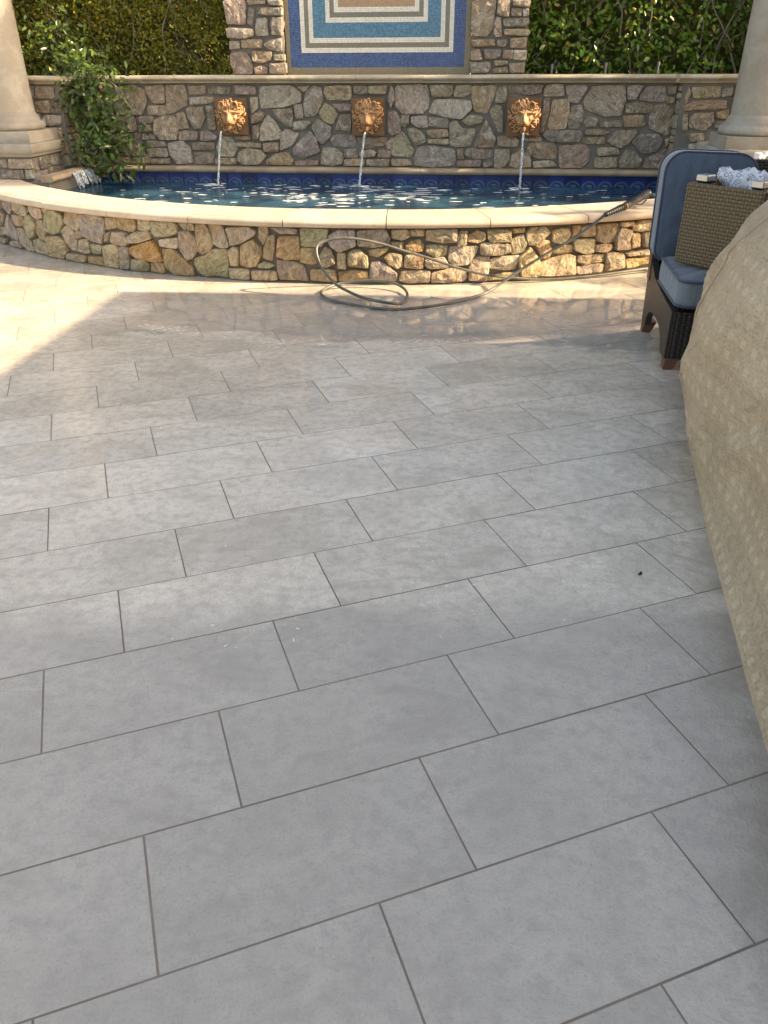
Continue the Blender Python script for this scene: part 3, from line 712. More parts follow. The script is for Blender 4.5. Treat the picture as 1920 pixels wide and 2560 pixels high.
# ------------------------------------------------------------------ curved pool wall
pool = thing('pool_wall', 'low curved fieldstone wall with a pale rounded coping around the pool', 'wall', (PC.x, 5.72, 0))
ths = np.linspace(-.97, .97, 90)
mb = MB(); mb.sweep([(4.45, -.004), (4.772, -.004), (4.772, .3895), (4.45, .3895)], lambda u, r, z: PW(u, r, z), ths)
mb.build('mortar_core', MAT_FMORT, pool, world=True)
ffn = lambda s, z, h: PW(s / 4.78, 4.772 + h, z)
def wstone(*a, **k):
    o = stone(*a, **k)
    par = o.parent
    M = Matrix.Translation(par.location) @ par.rotation_euler.to_matrix().to_4x4(); o.matrix_parent_inverse = M.inverted(); return o
for i, P in enumerate(polys('front')):
    o = wstone(clip_poly(P, .008, .383), ffn, MAT_FSTONE, pool, FPAL, .022, .05, .0075)
    if i == 32: o.color = (.56, .30, .10, 1)
    if i in (8, 43, 54): o.color = (.44, .40, .24, 1)
for P in filler(1.965, 4.2, .008, .383, 3, 3) + filler(-4.6, -4.1, .008, .383, 3, 4): wstone(P, ffn, MAT_FSTONE, pool, FPAL)
prof = [(4.38, .3905), (4.38, .442), (4.388, .449), (4.795, .449), (4.800, .4445), (4.806, .4445), (4.824, .446), (4.840, .440), (4.850, .428), (4.852, .414), (4.846, .401), (4.834, .393), (4.815, .3905)]
j = -1.5 - 8.6 * 7
while j < 58:
    a0, a1 = math.radians(j) + .0007, math.radians(j + 8.6) - .0007
    dz = random.uniform(-.0015, .0015)
    mb = MB(); mb.sweep([(p, q + dz) for p, q in prof], lambda u, r, z: PW(u, r, z), np.linspace(a0, a1, 12))
    mb.build('coping_slab', MAT_COPING, pool, world=True, auto=.6)
    j += 8.6

# ------------------------------------------------------------------ pool basin and water
bas = MB(); n = 60
tha = np.linspace(-.86, .86, n)
fr = [PW(t, 4.46, 0) for t in tha]
bk = [BW(s, -.02, 0) for s in np.linspace(3.25, -3.45, 20)]
ring = fr + bk
bas.add([Vector((p.x, p.y, .015)) for p in ring], [tuple(range(len(ring)))])
bas.add([Vector((p.x, p.y, .015)) for p in ring] + [Vector((p.x, p.y, .388)) for p in ring], [(i, (i + 1) % len(ring), len(ring) + (i + 1) % len(ring), len(ring) + i) for i in range(n - 1)])
t = NT('pool_plaster'); p = t.pos()
t.fin(t.mix(t.ramp(t.noise(p, 2.5, 3), [(.42, 0.0), (.64, 1.0)]), (.03, .13, .24), (.07, .26, .38)), .6)
bo = bas.build('pool_basin', t.m); bo['kind'] = 'structure'
WZ = .345
wat = MB(); wat.add([Vector((p.x, p.y, WZ)) for p in ring], [tuple(range(len(ring)))])
t = NT('pool_water'); p = t.pos()
h = t.math('ADD', t.math('MULTIPLY', t.noise(t.vmath('MULTIPLY', p, (1, 1.6, 1)), 7, 4, .6, .6), 1.0), t.math('MULTIPLY', t.noise(p, 26, 3, .6), .25))
nb = t.bump(h, .9, .007)
gl = t.n('ShaderNodeBsdfGlossy'); gl.inputs['Roughness'].default_value = .04; t.l(nb, gl.inputs['Normal'])
gl.inputs[0].default_value = (1, 1, 1, 1)
tr = t.n('ShaderNodeBsdfTransparent'); tr.inputs[0].default_value = (.40, .64, .78, 1)
fz = t.n('ShaderNodeFresnel'); fz.inputs[0].default_value = 1.33; t.l(nb, fz.inputs['Normal'])
df = t.n('ShaderNodeBsdfDiffuse'); t.l(t.mix(t.ramp(t.noise(p, 2.6, 3, .6, .8), [(.42, 0.0), (.62, 1.0)]), (.018, .08, .15), (.07, .25, .36)), df.inputs[0])
m2 = t.n('ShaderNodeMixShader'); m2.inputs[0].default_value = .32; t.l(tr.outputs[0], m2.inputs[1]); t.l(df.outputs[0], m2.inputs[2])
mx = t.n('ShaderNodeMixShader'); t.l(t.math('MULTIPLY', fz.outputs[0], .62), mx.inputs[0]); t.l(m2.outputs[0], mx.inputs[1]); t.l(gl.outputs[0], mx.inputs[2]); t.l(mx.outputs[0], t.out.inputs[0])
wat.build('water', t.m)['kind'] = 'structure'
JETS = [(-1.555, .80, -1.628, .17), (-.150, .797, -.205, .20), (1.335, .797, 1.338, .20)]
MAT_FOAM = m_plain('foam', (.80, .84, .85), .5, 0, 60, .12, .4)
foam = MB(); rf = random.Random(5)
def blob(cx, cy, z, rx, ry, mbx, hh=.006, an=0):
    nn = 9; ph = rf.uniform(0, 6); vs = []
    for j in range(nn):
        a = 2 * math.pi * j / nn; k = 1 + .45 * math.sin(2 * a + ph) * rf.uniform(.3, 1) + rf.uniform(-.2, .2)
        px, py = rx * k * math.cos(a), ry * k * math.sin(a)
        vs.append((cx + px * math.cos(an) - py * math.sin(an), cy + px * math.sin(an) + py * math.cos(an), z))
    vs.append((cx, cy, z + hh)); mbx.add(vs, [(j, (j + 1) % nn, nn) for j in range(nn)])
for ji, (s0, z0, s1, t1) in enumerate(JETS):
    c = BW(s1, t1, 0)
    cnt = (60, 130, 46)[ji]
    for i in range(cnt):
        a = rf.uniform(0, 6.283); r = .05 + rf.random() ** .6 * 1.0
        x, y = c.x + r * math.cos(a) * .85, c.y - .45 + r * math.sin(a) * .75
        q = Vector((x, y, 0)) - O_; tt = q.dot(NV); ss = q.dot(DV)
        if tt < .05 or abs(ss) > 2.9 or math.hypot(x - PC.x, y - PC.y) > 4.33 or ss < -2.6: continue
        sz = rf.uniform(.006, .026) * (1.2 if ji == 1 else .9); blob(x, y, WZ + .001, sz * rf.uniform(1.2, 3.0), sz * rf.uniform(.4, .8), foam, .0018)
for i in range(26):
    c = BW(JETS[i % 3][2], JETS[i % 3][3], 0); blob(c.x + rf.uniform(-.10, .10), c.y + rf.uniform(-.09, .06), WZ + .002, rf.uniform(.02, .05), rf.uniform(.008, .02), foam, .005)
foam.build('foam_patches', MAT_FOAM)['kind'] = 'stuff'
sp = bpy.data.objects['foam_patches']; sp['label'] = 'white foam flecks floating on the pool'

# ------------------------------------------------------------------ fountain wall
fw = thing('fountain_wall', 'tall mortared fieldstone wall behind the pool with cast stone cap and blue tile line', 'wall', O_, WYAW)
def blk(name, s0, s1, t0, t1, z0, z1, mat, parent):
    b = MB(); b.box((s0, t0, z0), (s1, t1, z1), 0, lambda s, t_, z: BW(s, t_, z)); return b.build(name, mat, parent, world=True)
blk('mortar_core', -3.3, 2.9, -.45, -.088, -.004, 1.2235, MAT_BMORT, fw)
bfn = lambda s, z, h: BW(s, -.088 + h, z)
for P in polys('back'): wstone(clip_poly(P, .500, 1.215, -3.08, 2.695), bfn, MAT_BSTONE, fw, BPAL, .02, .05, .009)
cap_prof = [(-.46, .0), (-.46, .064), (-.012, .064), (.004, .060), (.014, .050), (.016, .040), (.010, .030), (-.002, .024), (-.020, .020), (-.034, .012), (-.040, 0)]
def run_slabs(name, s0, s1, off, length, prof, z, mat, parent, toff=0):
    s = s0 + off
    edges = [s0]
    while s < s1 - .05:
        if s > s0 + .05: edges.append(s)
        s += length
    edges.append(s1)
    for a, b in zip(edges[:-1], edges[1:]):
        mb = MB(); dz = random.uniform(-.0012, .0012)
        mb.sweep([(p, q + dz) for p, q in prof], lambda u, p_, q_: BW(u, p_ + toff, z + q_), [a + .0012, b - .0012])
        mb.build(name, mat, parent, world=True, auto=.7)
run_slabs('cap_slab', -3.12, 2.73, .35, .63, cap_prof, 1.2255, MAT_CAP, fw)
led_prof = [(-.085, 0), (-.085, .054), (.030, .054), (.046, .048), (.054, .036), (.054, .022), (.046, .008), (.030, 0)]
run_slabs('ledge_slab', -2.92, 2.98, .2, .62, led_prof, .440, MAT_LEDGE, fw)
# blue wave tiles at the water line
def glaze(name, col, r=.12):
    t = NT(name); oi = t.n('ShaderNodeObjectInfo'); n = t.noise(t.pos(), 18, 3)
    c = t.mix(oi.outputs['Random'], tuple(a * .45 for a in col), tuple(a * 1.15 for a in col))
    return t.fin(t.mix(t.ramp(n, [(.4, 0.0), (.65, .5)]), c, (col[0] * .6 + .01, col[1] * 1.1, col[2] * .7)), r)
MAT_TILE = glaze('cobalt_glaze', (.012, .035, .20)); MAT_RIB = glaze('rib_glaze', (.10, .16, .22), .25)
tb = MB(); w = .148; hh = .165
tb.box((0, 0, 0), (w, .012, hh), 0)
def arc_rib(cx, cz, r, a0, a1, rad=.0028, mi=1):
    tb.tube([(cx + r * math.cos(a), -.001, cz + r * math.sin(a)) for a in np.linspace(a0, a1, 12)], rad, 5, mi)
arc_rib(.074, .05, .070, .0, math.pi, .0035); arc_rib(.074, .05, .060, .0, math.pi, .0025)
for q in range(5): arc_rib(.040 + q * .010, .040 + q * .004, .045 - q * .004, .15, 1.5 + .1 * q, .0026)
arc_rib(.035, .055, .012, 0, 6.0, .004)
s = -2.95; tp = None
while s < 2.95:
    if tp is None: o = tb.build('wave_tile', [MAT_TILE, MAT_RIB], fw); tp = o
    else: o = tp.copy(); COL.objects.link(o)
    # local frame of fw: x along the wall, -y towards the patio
    o.location = (s, -.0, .272); s += .1525
blk('tile_grout', -3.2, 3.0, -.07, -.0125, .02, .439, m_mortar('tile_grout', (.10, .11, .13)), fw)

# ------------------------------------------------------------------ lion head spouts
def terracotta():
    t = NT('terracotta'); p = t.obj(); a = t.noise(p, 16, 4); b = t.noise(p, 70, 3)
    c = t.mix(t.ramp(a, [(.35, 0.0), (.65, 1.0)]), (.37, .195, .09), (.60, .345, .165))
    c = t.mix(t.ramp(b, [(.35, .5), (.55, 0.0)]), c, (.20, .09, .035))
    return t.fin(c, .5, t.bump(b, .35, .003))
MAT_TERRA = terracotta()
MAT_TERRA_SHADED = m_plain('shaded_terracotta', (.22, .105, .045), .65, 0, 20, .5, .4)  # darker terracotta for plate and tongue: shade under the cap put into colour
MAT_JET = NT('falling_water')
t = MAT_JET; n = t.noise(t.vmath('MULTIPLY', t.pos(), (1, 1, .45)), 80, 3, .6)
t.fin((.80, .86, .90), .08, t.bump(n, 1.0, .01), **{'Specular IOR Level': 1.0})
tr = t.n('ShaderNodeBsdfTransparent'); tr.inputs[0].default_value = (.93, .96, .97, 1)
mx = t.n('ShaderNodeMixShader'); t.l(t.ramp(n, [(.42, .12), (.60, .95)]), mx.inputs[0]); t.l(tr.outputs[0], mx.inputs[1]); t.l(t.b.outputs[0], mx.inputs[2]); t.l(mx.outputs[0], t.out.inputs[0])
MAT_JET = t.m
def gauss(x, y, cx, cy, sx, sy, a=0):
    dx, dy = x - cx, y - cy; u = dx * math.cos(a) + dy * math.sin(a); v = -dx * math.sin(a) + dy * math.cos(a)
    return math.exp(-(u / sx) ** 2 - (v / sy) ** 2)
def lion_height(x, y):
    """relief of the face, x right, y up, about -1..1; returns projection in the same units"""
    ax = abs(x)
    h = .55 * max(0.0, 1 - (x / .66) ** 2 - ((y - .02) / .82) ** 2) ** .5 if (x / .66) ** 2 + ((y - .02) / .82) ** 2 < 1 else 0
    h += .36 * gauss(x, y, 0, -.30, .26, .26)                        # muzzle
    h += .14 * gauss(ax, y, .15, -.34, .13, .13)                     # whisker pads
    h += .20 * gauss(x, y, 0, .02, .11, .30)                         # bridge of the nose
    h += .15 * gauss(x, y, 0, -.20, .13, .06)                        # nose pad
    h -= .10 * gauss(ax, y, .07, -.25, .025, .02)                    # nostrils
    h += .14 * gauss(ax, y, .24, .28, .20, .07, .35)                 # brows
    h -= .17 * gauss(ax, y, .25, .13, .11, .07, .2)                  # eye sockets
    h += .11 * gauss(ax, y, .25, .13, .055, .045)                    # eyeballs
    h -= .05 * gauss(ax, y, .25, .13, .018, .018)                    # pupils
    h += .12 * gauss(ax, y, .40, -.08, .16, .13)                     # cheeks
    h -= .07 * gauss(x, y, 0, .36, .025, .22)                        # furrow of the forehead
    h += .06 * gauss(ax, y, .10, .48, .08, .14)
    h -= .26 * gauss(x, y, 0, -.57, .22, .055)                       # open mouth
    h -= .03 * gauss(x, y, 0, -.44, .016, .09)
    h += .12 * gauss(x, y, 0, -.72, .15, .07)                        # lower jaw
    if ax > .22 and y < .0: h += .022 * math.sin(26 * (math.hypot(ax - .1, y + .1)) + 2 * y)
    h += .02 * math.sin(40 * math.atan2(y - .1, x + 1e-6)) * max(0, math.hypot(x, y) - .45)
    return h
def make_lion():
    t = thing('lion_head_spout', 'x', 'fountain spout', (0, 0, 0), WYAW, 'lion head spouts on the fountain wall')
    S = .150
    b = MB(); b.box((-.158, -.028, -.165), (.158, .0, .155)); b.box((-.146, -.034, -.153), (.146, -.0285, .143))
    b.build('backing_plate', MAT_TERRA_SHADED, t)
    # face: a relief grid
    n = 72; vs = []; fs = []; idx = {}
    for i in range(n + 1):
        for j_ in range(n + 1):
            x = -.72 + 1.44 * j_ / n; y = -.90 + 1.75 * i / n
            if (x / .70) ** 2 + ((y + .02) / .86) ** 2 > 1.02: continue
            idx[(i, j_)] = len(vs); vs.append((x * S, -.034 - (lion_height(x, y) * .86 + .10) * S, y * S))
    for i in range(n):
        for j_ in range(n):
            q = [(i, j_), (i, j_ + 1), (i + 1, j_ + 1), (i + 1, j_)]
            if all(a in idx for a in q): fs.append([idx[a] for a in q])
    rim = {}
    for f_ in fs:
        for a, c in zip(f_, f_[1:] + f_[:1]):
            rim[(a, c)] = 1
    b = MB(); b.add(vs, fs)
    base = {}
    for (a, c) in rim:
        if (c, a) not in rim:
            for q in (a, c):
                if q not in base: base[q] = len(b.v); b.v.append(Vector((vs[q][0], -.034, vs[q][2])))
            b.f.append((a, base[a], base[c], c)); b.m.append(0)
    b.build('face', MAT_TERRA, t, smooth=True)
    # mane: locks of hair lying back from the face
    b = MB(); rr = random.Random(11)
    for ring, (r0, r1, cnt, o0, o1, rad) in enumerate(((.78, 1.03, 26, .06, .10, .085), (.66, .96, 26, .20, .20, .075), (.58, .84, 24, .38, .26, .062), (.46, .70, 20, .50, .40, .05))):
        for q in range(cnt):
            a = 2 * math.pi * (q + .5 * (ring % 2)) / cnt + rr.uniform(-.05, .05)
            if ring == 3 and math.sin(a) < .35: continue
            if ring >= 1 and math.sin(a) < -.80: continue
            tw = rr.choice((-1, 1)) * rr.uniform(.10, .32); L = rr.uniform(.92, 1.06); pts = []
            for k in range(6):
                f_ = k / 5; r = r0 + (r1 * L - r0) * f_; aa = a + tw * f_ * f_
                hh_ = o0 + (o1 - o0) * f_ + .07 * math.sin(f_ * 3.1) - .10 * max(0, f_ - .8)
                pts.append((min(max(r * math.cos(aa) * S, -.150), .150), -.034 - hh_ * S, min(max(r * math.sin(aa), -1.0), 1.02) * S + .003))
            b.tube(pts, [rad * S * k for k in (.9, 1.0, 1.0, .85, .65, .30)], 6)
    b.build('mane', MAT_TERRA, t, smooth=True)
    for sx in (-1, 1):
        b = MB()
        pts = [(sx * (.44 + .17 * math.cos(a)) * S, -.034 - (.50 + .05 * math.sin(a)) * S, (.62 + .23 * math.sin(a)) * S) for a in np.linspace(-.9, 4.0, 14)]
        b.tube(pts, [.045 * S] * 14, 6)
        b.lathe([(0.001, .0), (.10 * S, .004), (.15 * S, .016)], (0, 0, 0), 12)
        k0 = len(b.v) - 36
        for i in range(k0, len(b.v)): v = b.v[i]; b.v[i] = Vector((sx * .44 * S + v.x, -.034 - .40 * S - v.z, .62 * S + v.y * 1.35))
        b.build('ear', MAT_TERRA, t, smooth=True)
    b = MB(); b.tube([(0, -.04, -.090), (0, -.10, -.092), (0, -.150, -.100), (0, -.172, -.122)], [.024, .024, .021, .013], 10)
    b.build('spout_tongue', MAT_TERRA_SHADED, t, smooth=True)
    return t
lions = [make_lion()]
for i in range(2):
    a = lions[0]; r = a.copy(); COL.objects.link(r)
    for ch in a.children:
        c = ch.copy(); COL.objects.link(c); c.parent = r
    lions.append(r)
for o, (s, lab) in zip(lions, ((-1.485, 'terracotta lion head spout on the stone wall, nearest the leafy shrub'), (-.14, 'terracotta lion head spout on the stone wall, directly under the mosaic'), (1.335, 'terracotta lion head spout on the stone wall, below the right stone pillar'))):
    o.location = BW(s, -.045, .945); o['label'] = lab
for (s0, z0, s1, t1), lab in zip(JETS, ('thin jet of water falling from the lion spout nearest the leafy shrub', 'thin jet of water falling from the lion spout under the mosaic', 'thin jet of water falling from the lion spout below the right stone pillar')):
    b = MB(); N = 46
    for strand in range(3):
        pts, rd = [], []
        for i in range(N + 1):
            f_ = i / N; tt = .135 + (t1 - .135) * f_ ** .6; ss = s0 + (s1 - s0) * f_; zz = z0 + .02 - (z0 + .02 - WZ) * f_ ** 1.15
            a = f_ * 34 + strand * 2.1; k = .004 + .003 * f_
            p = BW(ss, tt, zz); pts.append(p + DV * (k * math.cos(a)) + NV * (k * math.sin(a)))
            rd.append((.0072 - .0020 * f_) * (1 + .35 * nz((strand * 9, f_ * 30, s0))))
        b.tube(pts, rd, 6)
    rr = random.Random(int(100 * (s0 + 3)))
    for q in range(26):
        p = BW(s1 + rr.uniform(-.05, .05), t1 + rr.uniform(-.03, .05), WZ + rr.random() ** 2 * .05 + .004); r = rr.uniform(.002, .0045)
        b.add([p + Vector(v) * r for v in ((1, 0, 0), (-1, 0, 0), (0, 1, 0), (0, -1, 0), (0, 0, 1), (0, 0, -1))], [(0, 2, 4), (2, 1, 4), (1, 3, 4), (3, 0, 4), (2, 0, 5), (1, 2, 5), (3, 1, 5), (0, 3, 5)])
    o = b.build('water_jet', MAT_JET, smooth=True); tag(o, lab, 'water jet', 'jets from the lion spouts')

# ------------------------------------------------------------------ pillars and mosaic
def pillar(label, s0, s1, key, seed, side):
    t = thing('stone_pillar', label, 'pillar', BW((s0 + s1) / 2, -.45, 1.2), WYAW, 'fieldstone pillars framing the mosaic')
    blk('mortar_core', s0 + .02, s1 - .02, -.66, -.342, 1.2, 2.75, MAT_BMORT, t)
    fn = lambda s, z, h: BW(s, -.342 + h, z)
    pal = [(.34, .30, .25), (.42, .38, .31), (.40, .32, .22), (.30, .27, .23), (.38, .30, .24)]
    for P in polys(key): wstone(clip_poly(P, 1.295, 2.0), fn, MAT_BSTONE, t, pal, .025, .05)
    for P in filler(s0, s1, 1.915, 2.74, 5, seed): wstone(P, fn, MAT_BSTONE, t, pal, .025, .05)
    # the flank that looks at the mosaic
    fl = (lambda s, z, h: BW(s1 - .02 + h, -.36 - s, z)) if side > 0 else (lambda s, z, h: BW(s0 + .02 - h, -.36 - s, z))
    for P in filler(.0, .28, 1.3, 2.74, 8, seed + 1): wstone(P, fl, MAT_BSTONE, t, pal, .006, .012)
pillar('fieldstone pillar on the wall, between the mossy left hedge and the mosaic', -1.545, -.985, 'pilL', 31, 1)
pillar('fieldstone pillar on the wall, between the mosaic and the glossy right hedge', .795, 1.345, 'pilR', 41, -1)
mo = thing('mosaic_panel', 'glass mosaic panel of nested blue, white and grey rectangles between stone pillars', 'mosaic', BW(-.1, -.4, 1.25), WYAW)
blk('backing', -.99, .80, -.62, -.402, 1.2, 2.72, MAT_BMORT, mo)
def mosaic_mat(name, c, var=.25, rough=.25):
    t = NT(name); g_ = t.n('ShaderNodeNewGeometry'); r = g_.outputs['Random Per Island']
    return t.fin(t.ramp(r, [(0, tuple(a * (1 - var) for a in c)), (1, tuple(min(1, a * (1 + var)) for a in c))]), rough)
MC = {'sand_tesserae': mosaic_mat('sand_glass', (.27, .225, .15), .12, .5), 'navy_tesserae': mosaic_mat('navy_glass', (.036, .10, .27), .35), 'white_tesserae': mosaic_mat('white_glass', (.78, .76, .68), .10),
      'grey_tesserae': mosaic_mat('grey_glass', (.21, .205, .17), .1), 'teal_tesserae': mosaic_mat('teal_glass', (.065, .22, .35), .28), 'peach_tesserae': mosaic_mat('peach_glass', (.46, .30, .18), .12)}
blk('panel_grout', -.984, .794, -.4015, -.392, 1.2, 2.70, m_mortar('mosaic_grout', (.30, .30, .30)), mo)
PIT = .01375; tess = {k: MB() for k in MC}
ncol = int((.752 + .945) / PIT); nrow = int(1.36 / PIT)
zb = 1.352
def ring_of(i, j_):
    dd = min(i, ncol - 1 - i, j_)
    for nm, n_ in (('navy_tesserae', 8 if j_ > min(i, ncol - 1 - i) else 9), ('white_tesserae', 3), ('grey_tesserae', 3), ('white_tesserae', 3), ('teal_tesserae', 9), ('white_tesserae', 3), ('grey_tesserae', 3), ('white_tesserae', 3)):
        if dd < n_: return nm
        dd -= n_
    return 'peach_tesserae'
for j_ in range(-9, nrow):
    for i in range(-3, ncol + 4):
        nm = 'sand_tesserae' if (i < 0 or i >= ncol or j_ < 0) else ring_of(i, j_)
        s = -.945 + i * PIT; z = zb + j_ * PIT; g_ = .0008
        if z > 2.69: continue
        dt = RNG.uniform(0, .0012); a = s + g_; b_ = s + PIT - g_; z0, z1 = z + g_, z + PIT - g_; tf = -.3885 + dt
        tess[nm].add([BW(a, -.392, z0), BW(b_, -.392, z0), BW(b_, -.392, z1), BW(a, -.392, z1), BW(a, tf, z0), BW(b_, tf + RNG.uniform(-.0006, .0006), z0), BW(b_, tf, z1), BW(a, tf, z1)],
                     [(4, 5, 6, 7), (0, 1, 5, 4), (1, 2, 6, 5), (2, 3, 7, 6), (3, 0, 4, 7)])
for k, b in tess.items():
    o = b.build(k, MC[k], mo, world=True, fix=False); o['kind'] = 'stuff'

# ------------------------------------------------------------------ wall piers at both ends
def pier(label, s0, s1, t1, key, cap0, cap1, seed, fill):
    t = thing('wall_pier', label, 'pier', BW((s0 + s1) / 2, t1 - .15, 0), WYAW, 'stone piers at the ends of the fountain wall')
    blk('mortar_core', s0, s1, -.45, t1, -.004, 1.2235, MAT_BMORT, t)
    fn = lambda s, z, h: BW(s, t1 + h, z)
    for P in polys(key): wstone(clip_poly(P, .5, 1.215, s0 + .004, s1 - .004), fn, MAT_BSTONE, t, BPAL, .018, .035)
    for a in fill: 
        for P in filler(*a[:5], seed): wstone(P, fn, MAT_BSTONE, t, BPAL, .018, .035)
    if s0 < 0: fl = lambda s, z, h: BW(s1 + h, t1 - s, z)
    else: fl = lambda s, z, h: BW(s0 - h, t1 - s, z)
    for P in filler(.01, t1 + .085, .5, 1.21, 6, seed + 9): wstone(P, fl, MAT_BSTONE, t, BPAL, .012, .025)
    run_slabs('cap_slab', cap0, cap1, .5, .7, cap_prof, 1.2262, MAT_CAP, t, t1 + .07)
pier('stone wall pier behind the left column, half hidden by the shrub', -4.6, -3.105, .17, 'pierL', -4.62, -3.05, 5, [(-4.55, -3.48, .5, 1.21, 6), (-3.47, -3.12, .5, .72, 2)])
pier('stone wall pier behind the right column, beside the dark stake hedge', 2.72, 4.6, .07, 'pierR', 2.665, 4.62, 6, [(3.17, 4.5, .5, 1.21, 6), (2.74, 3.16, .5, .63, 1)])

# ------------------------------------------------------------------ pedestals and columns
def pedestal(label, s0, s1, t0, t1, side, seed):
    t = thing('stone_pedestal', label, 'pedestal', BW((s0 + s1) / 2, (t0 + t1) / 2, .44), WYAW, 'fieldstone pedestals under the columns')
    blk('mortar_core', s0 + .015, s1 - .015, t0, t1 - .015, -.004, .638, MAT_BMORT, t)
    fn = lambda s, z, h: BW(s, t1 - .015 + h, z)
    for P in filler(s0, s1, .452, .634, 2, seed): wstone(P, fn, MAT_BSTONE, t, [(.40, .36, .29), (.44, .37, .27), (.34, .30, .24)], .012, .028)
    fl = (lambda s, z, h: BW(s1 - .015 + h, t1 - s, z)) if side < 0 else (lambda s, z, h: BW(s0 + .015 - h, t1 - s, z))
    for P in filler(.0, t1 - t0 - .02, .30, .634, 3, seed + 3): wstone(P, fl, MAT_BSTONE, t, [(.30, .29, .27), (.34, .32, .29), (.24, .23, .21)], .012, .03)  # flank stones darker than the front: the shaded side is in their colour
    b = MB(); o_ = .0
    rect = lambda e, z: [BW(s0 - e, t1 + e, z), BW(s1 + e, t1 + e, z), BW(s1 + e, t0, z), BW(s0 - e, t0, z)]
    pr_ = [(.005, .6395), (.020, .650), (.024, .664), (.034, .672), (.046, .688), (.050, .715), (.046, .742), (.036, .754)]
    vs = []; fs = []
    for e, z in pr_: vs += rect(e, z)
    for i in range(len(pr_) - 1): fs += [(i * 4 + j_, i * 4 + (j_ + 1) % 4, (i + 1) * 4 + (j_ + 1) % 4, (i + 1) * 4 + j_) for j_ in range(4)]
    fs += [(3, 2, 1, 0), tuple(len(vs) - 4 + q for q in range(4))]
    b.add(vs, fs); b.build('cap_slab', MAT_COLUMN, t, world=True, auto=.5)
def column(label, sc, tc, seed):
    c = BW(sc, tc, .7545)
    t = thing('column', label, 'column', c, WYAW, 'cast stone columns at the ends of the pool')
    b = MB(); b.box((-.28, -.28, 0), (.28, .28, .098)); b.build('plinth', MAT_COLUMN, t)
    b = MB(); b.lathe([(.25, .098), (.272, .105), (.283, .125), (.283, .145), (.272, .165), (.245, .175), (.240, .180), (.240, .196), (.232, .204), (.228, .215), (.228, .225), (.215, .235), (.208, .25)], (0, 0, 0), 56)
    b.build('base', MAT_COLUMN, t, smooth=True)
    b = MB(); prof = [(.2085, .2502)]
    for i in range(1, 13):
        z = .25 + 2.0 * i / 12; prof.append((.205 - .022 * (i / 12) ** 1.7, z))
    b.lathe(prof, (0, 0, 0), 56); b.build('shaft', MAT_COLUMN, t, smooth=True)
    b = MB(); b.lathe([(.183, 2.2502), (.205, 2.26), (.205, 2.28), (.19, 2.285), (.19, 2.33), (.235, 2.38)], (0, 0, 0), 48); b.box((-.25, -.25, 2.381), (.25, .25, 2.46)); b.build('capital', MAT_COLUMN, t, auto=.6)
pedestal('fieldstone pedestal with moulded slab under the left column', -4.25, -3.185, -.02, .80, -1, 61)
pedestal('fieldstone pedestal with moulded slab behind the blue cushioned chair', 2.965, 4.3, .0, .905, 1, 71)
column('cream cast stone column standing beside the leafy shrub', -3.475, .465, 1)
column('cream cast stone column standing behind the blue cushioned chair', 3.24, .62, 2)

# ------------------------------------------------------------------ side spillway by the left pedestal
t = thing('spillway_ledge', 'weathered stone spillway ledge at the left end of the pool', 'spillway', BW(-3.05, .5, 0), WYAW)
blk('side_wall', -3.17, -2.975, .06, .96, .02, .445, MAT_BMORT, t)
b = MB(); pr_ = [(-3.045, .4465), (-3.045, .502), (-2.955, .502), (-2.935, .496), (-2.925, .480), (-2.925, .464), (-2.935, .452), (-2.955, .4465)]
for a, c in ((.02, .36), (.363, .70), (.703, .97)):
    b = MB(); b.sweep(pr_, lambda u, p_, q_: BW(p_, u, q_), [a, (a + c) / 2, c - .04, c]); b.build('ledge_slab', MAT_LEDGE, t, world=True, auto=.6)
b = MB(); rr = random.Random(3)
for q in range(46):
    tt = rr.uniform(.06, .66); x = -2.922 + rr.uniform(0, .02); ztop = .488; L = rr.uniform(.5, 1.0); pts = []; rd = []
    for i in range(9):
        f_ = i / 8 * L; pts.append(BW(x + .05 * f_ ** .6 + .006 * math.sin(q + i), tt + .01 * math.sin(i * .9 + q), ztop - (ztop - WZ) * f_)); rd.append(rr.uniform(.003, .0075))
    b.tube(pts, rd, 5)
tag(b.build('water_curtain', MAT_JET, smooth=True), 'broken curtain of water spilling off the left ledge into the pool', 'waterfall')

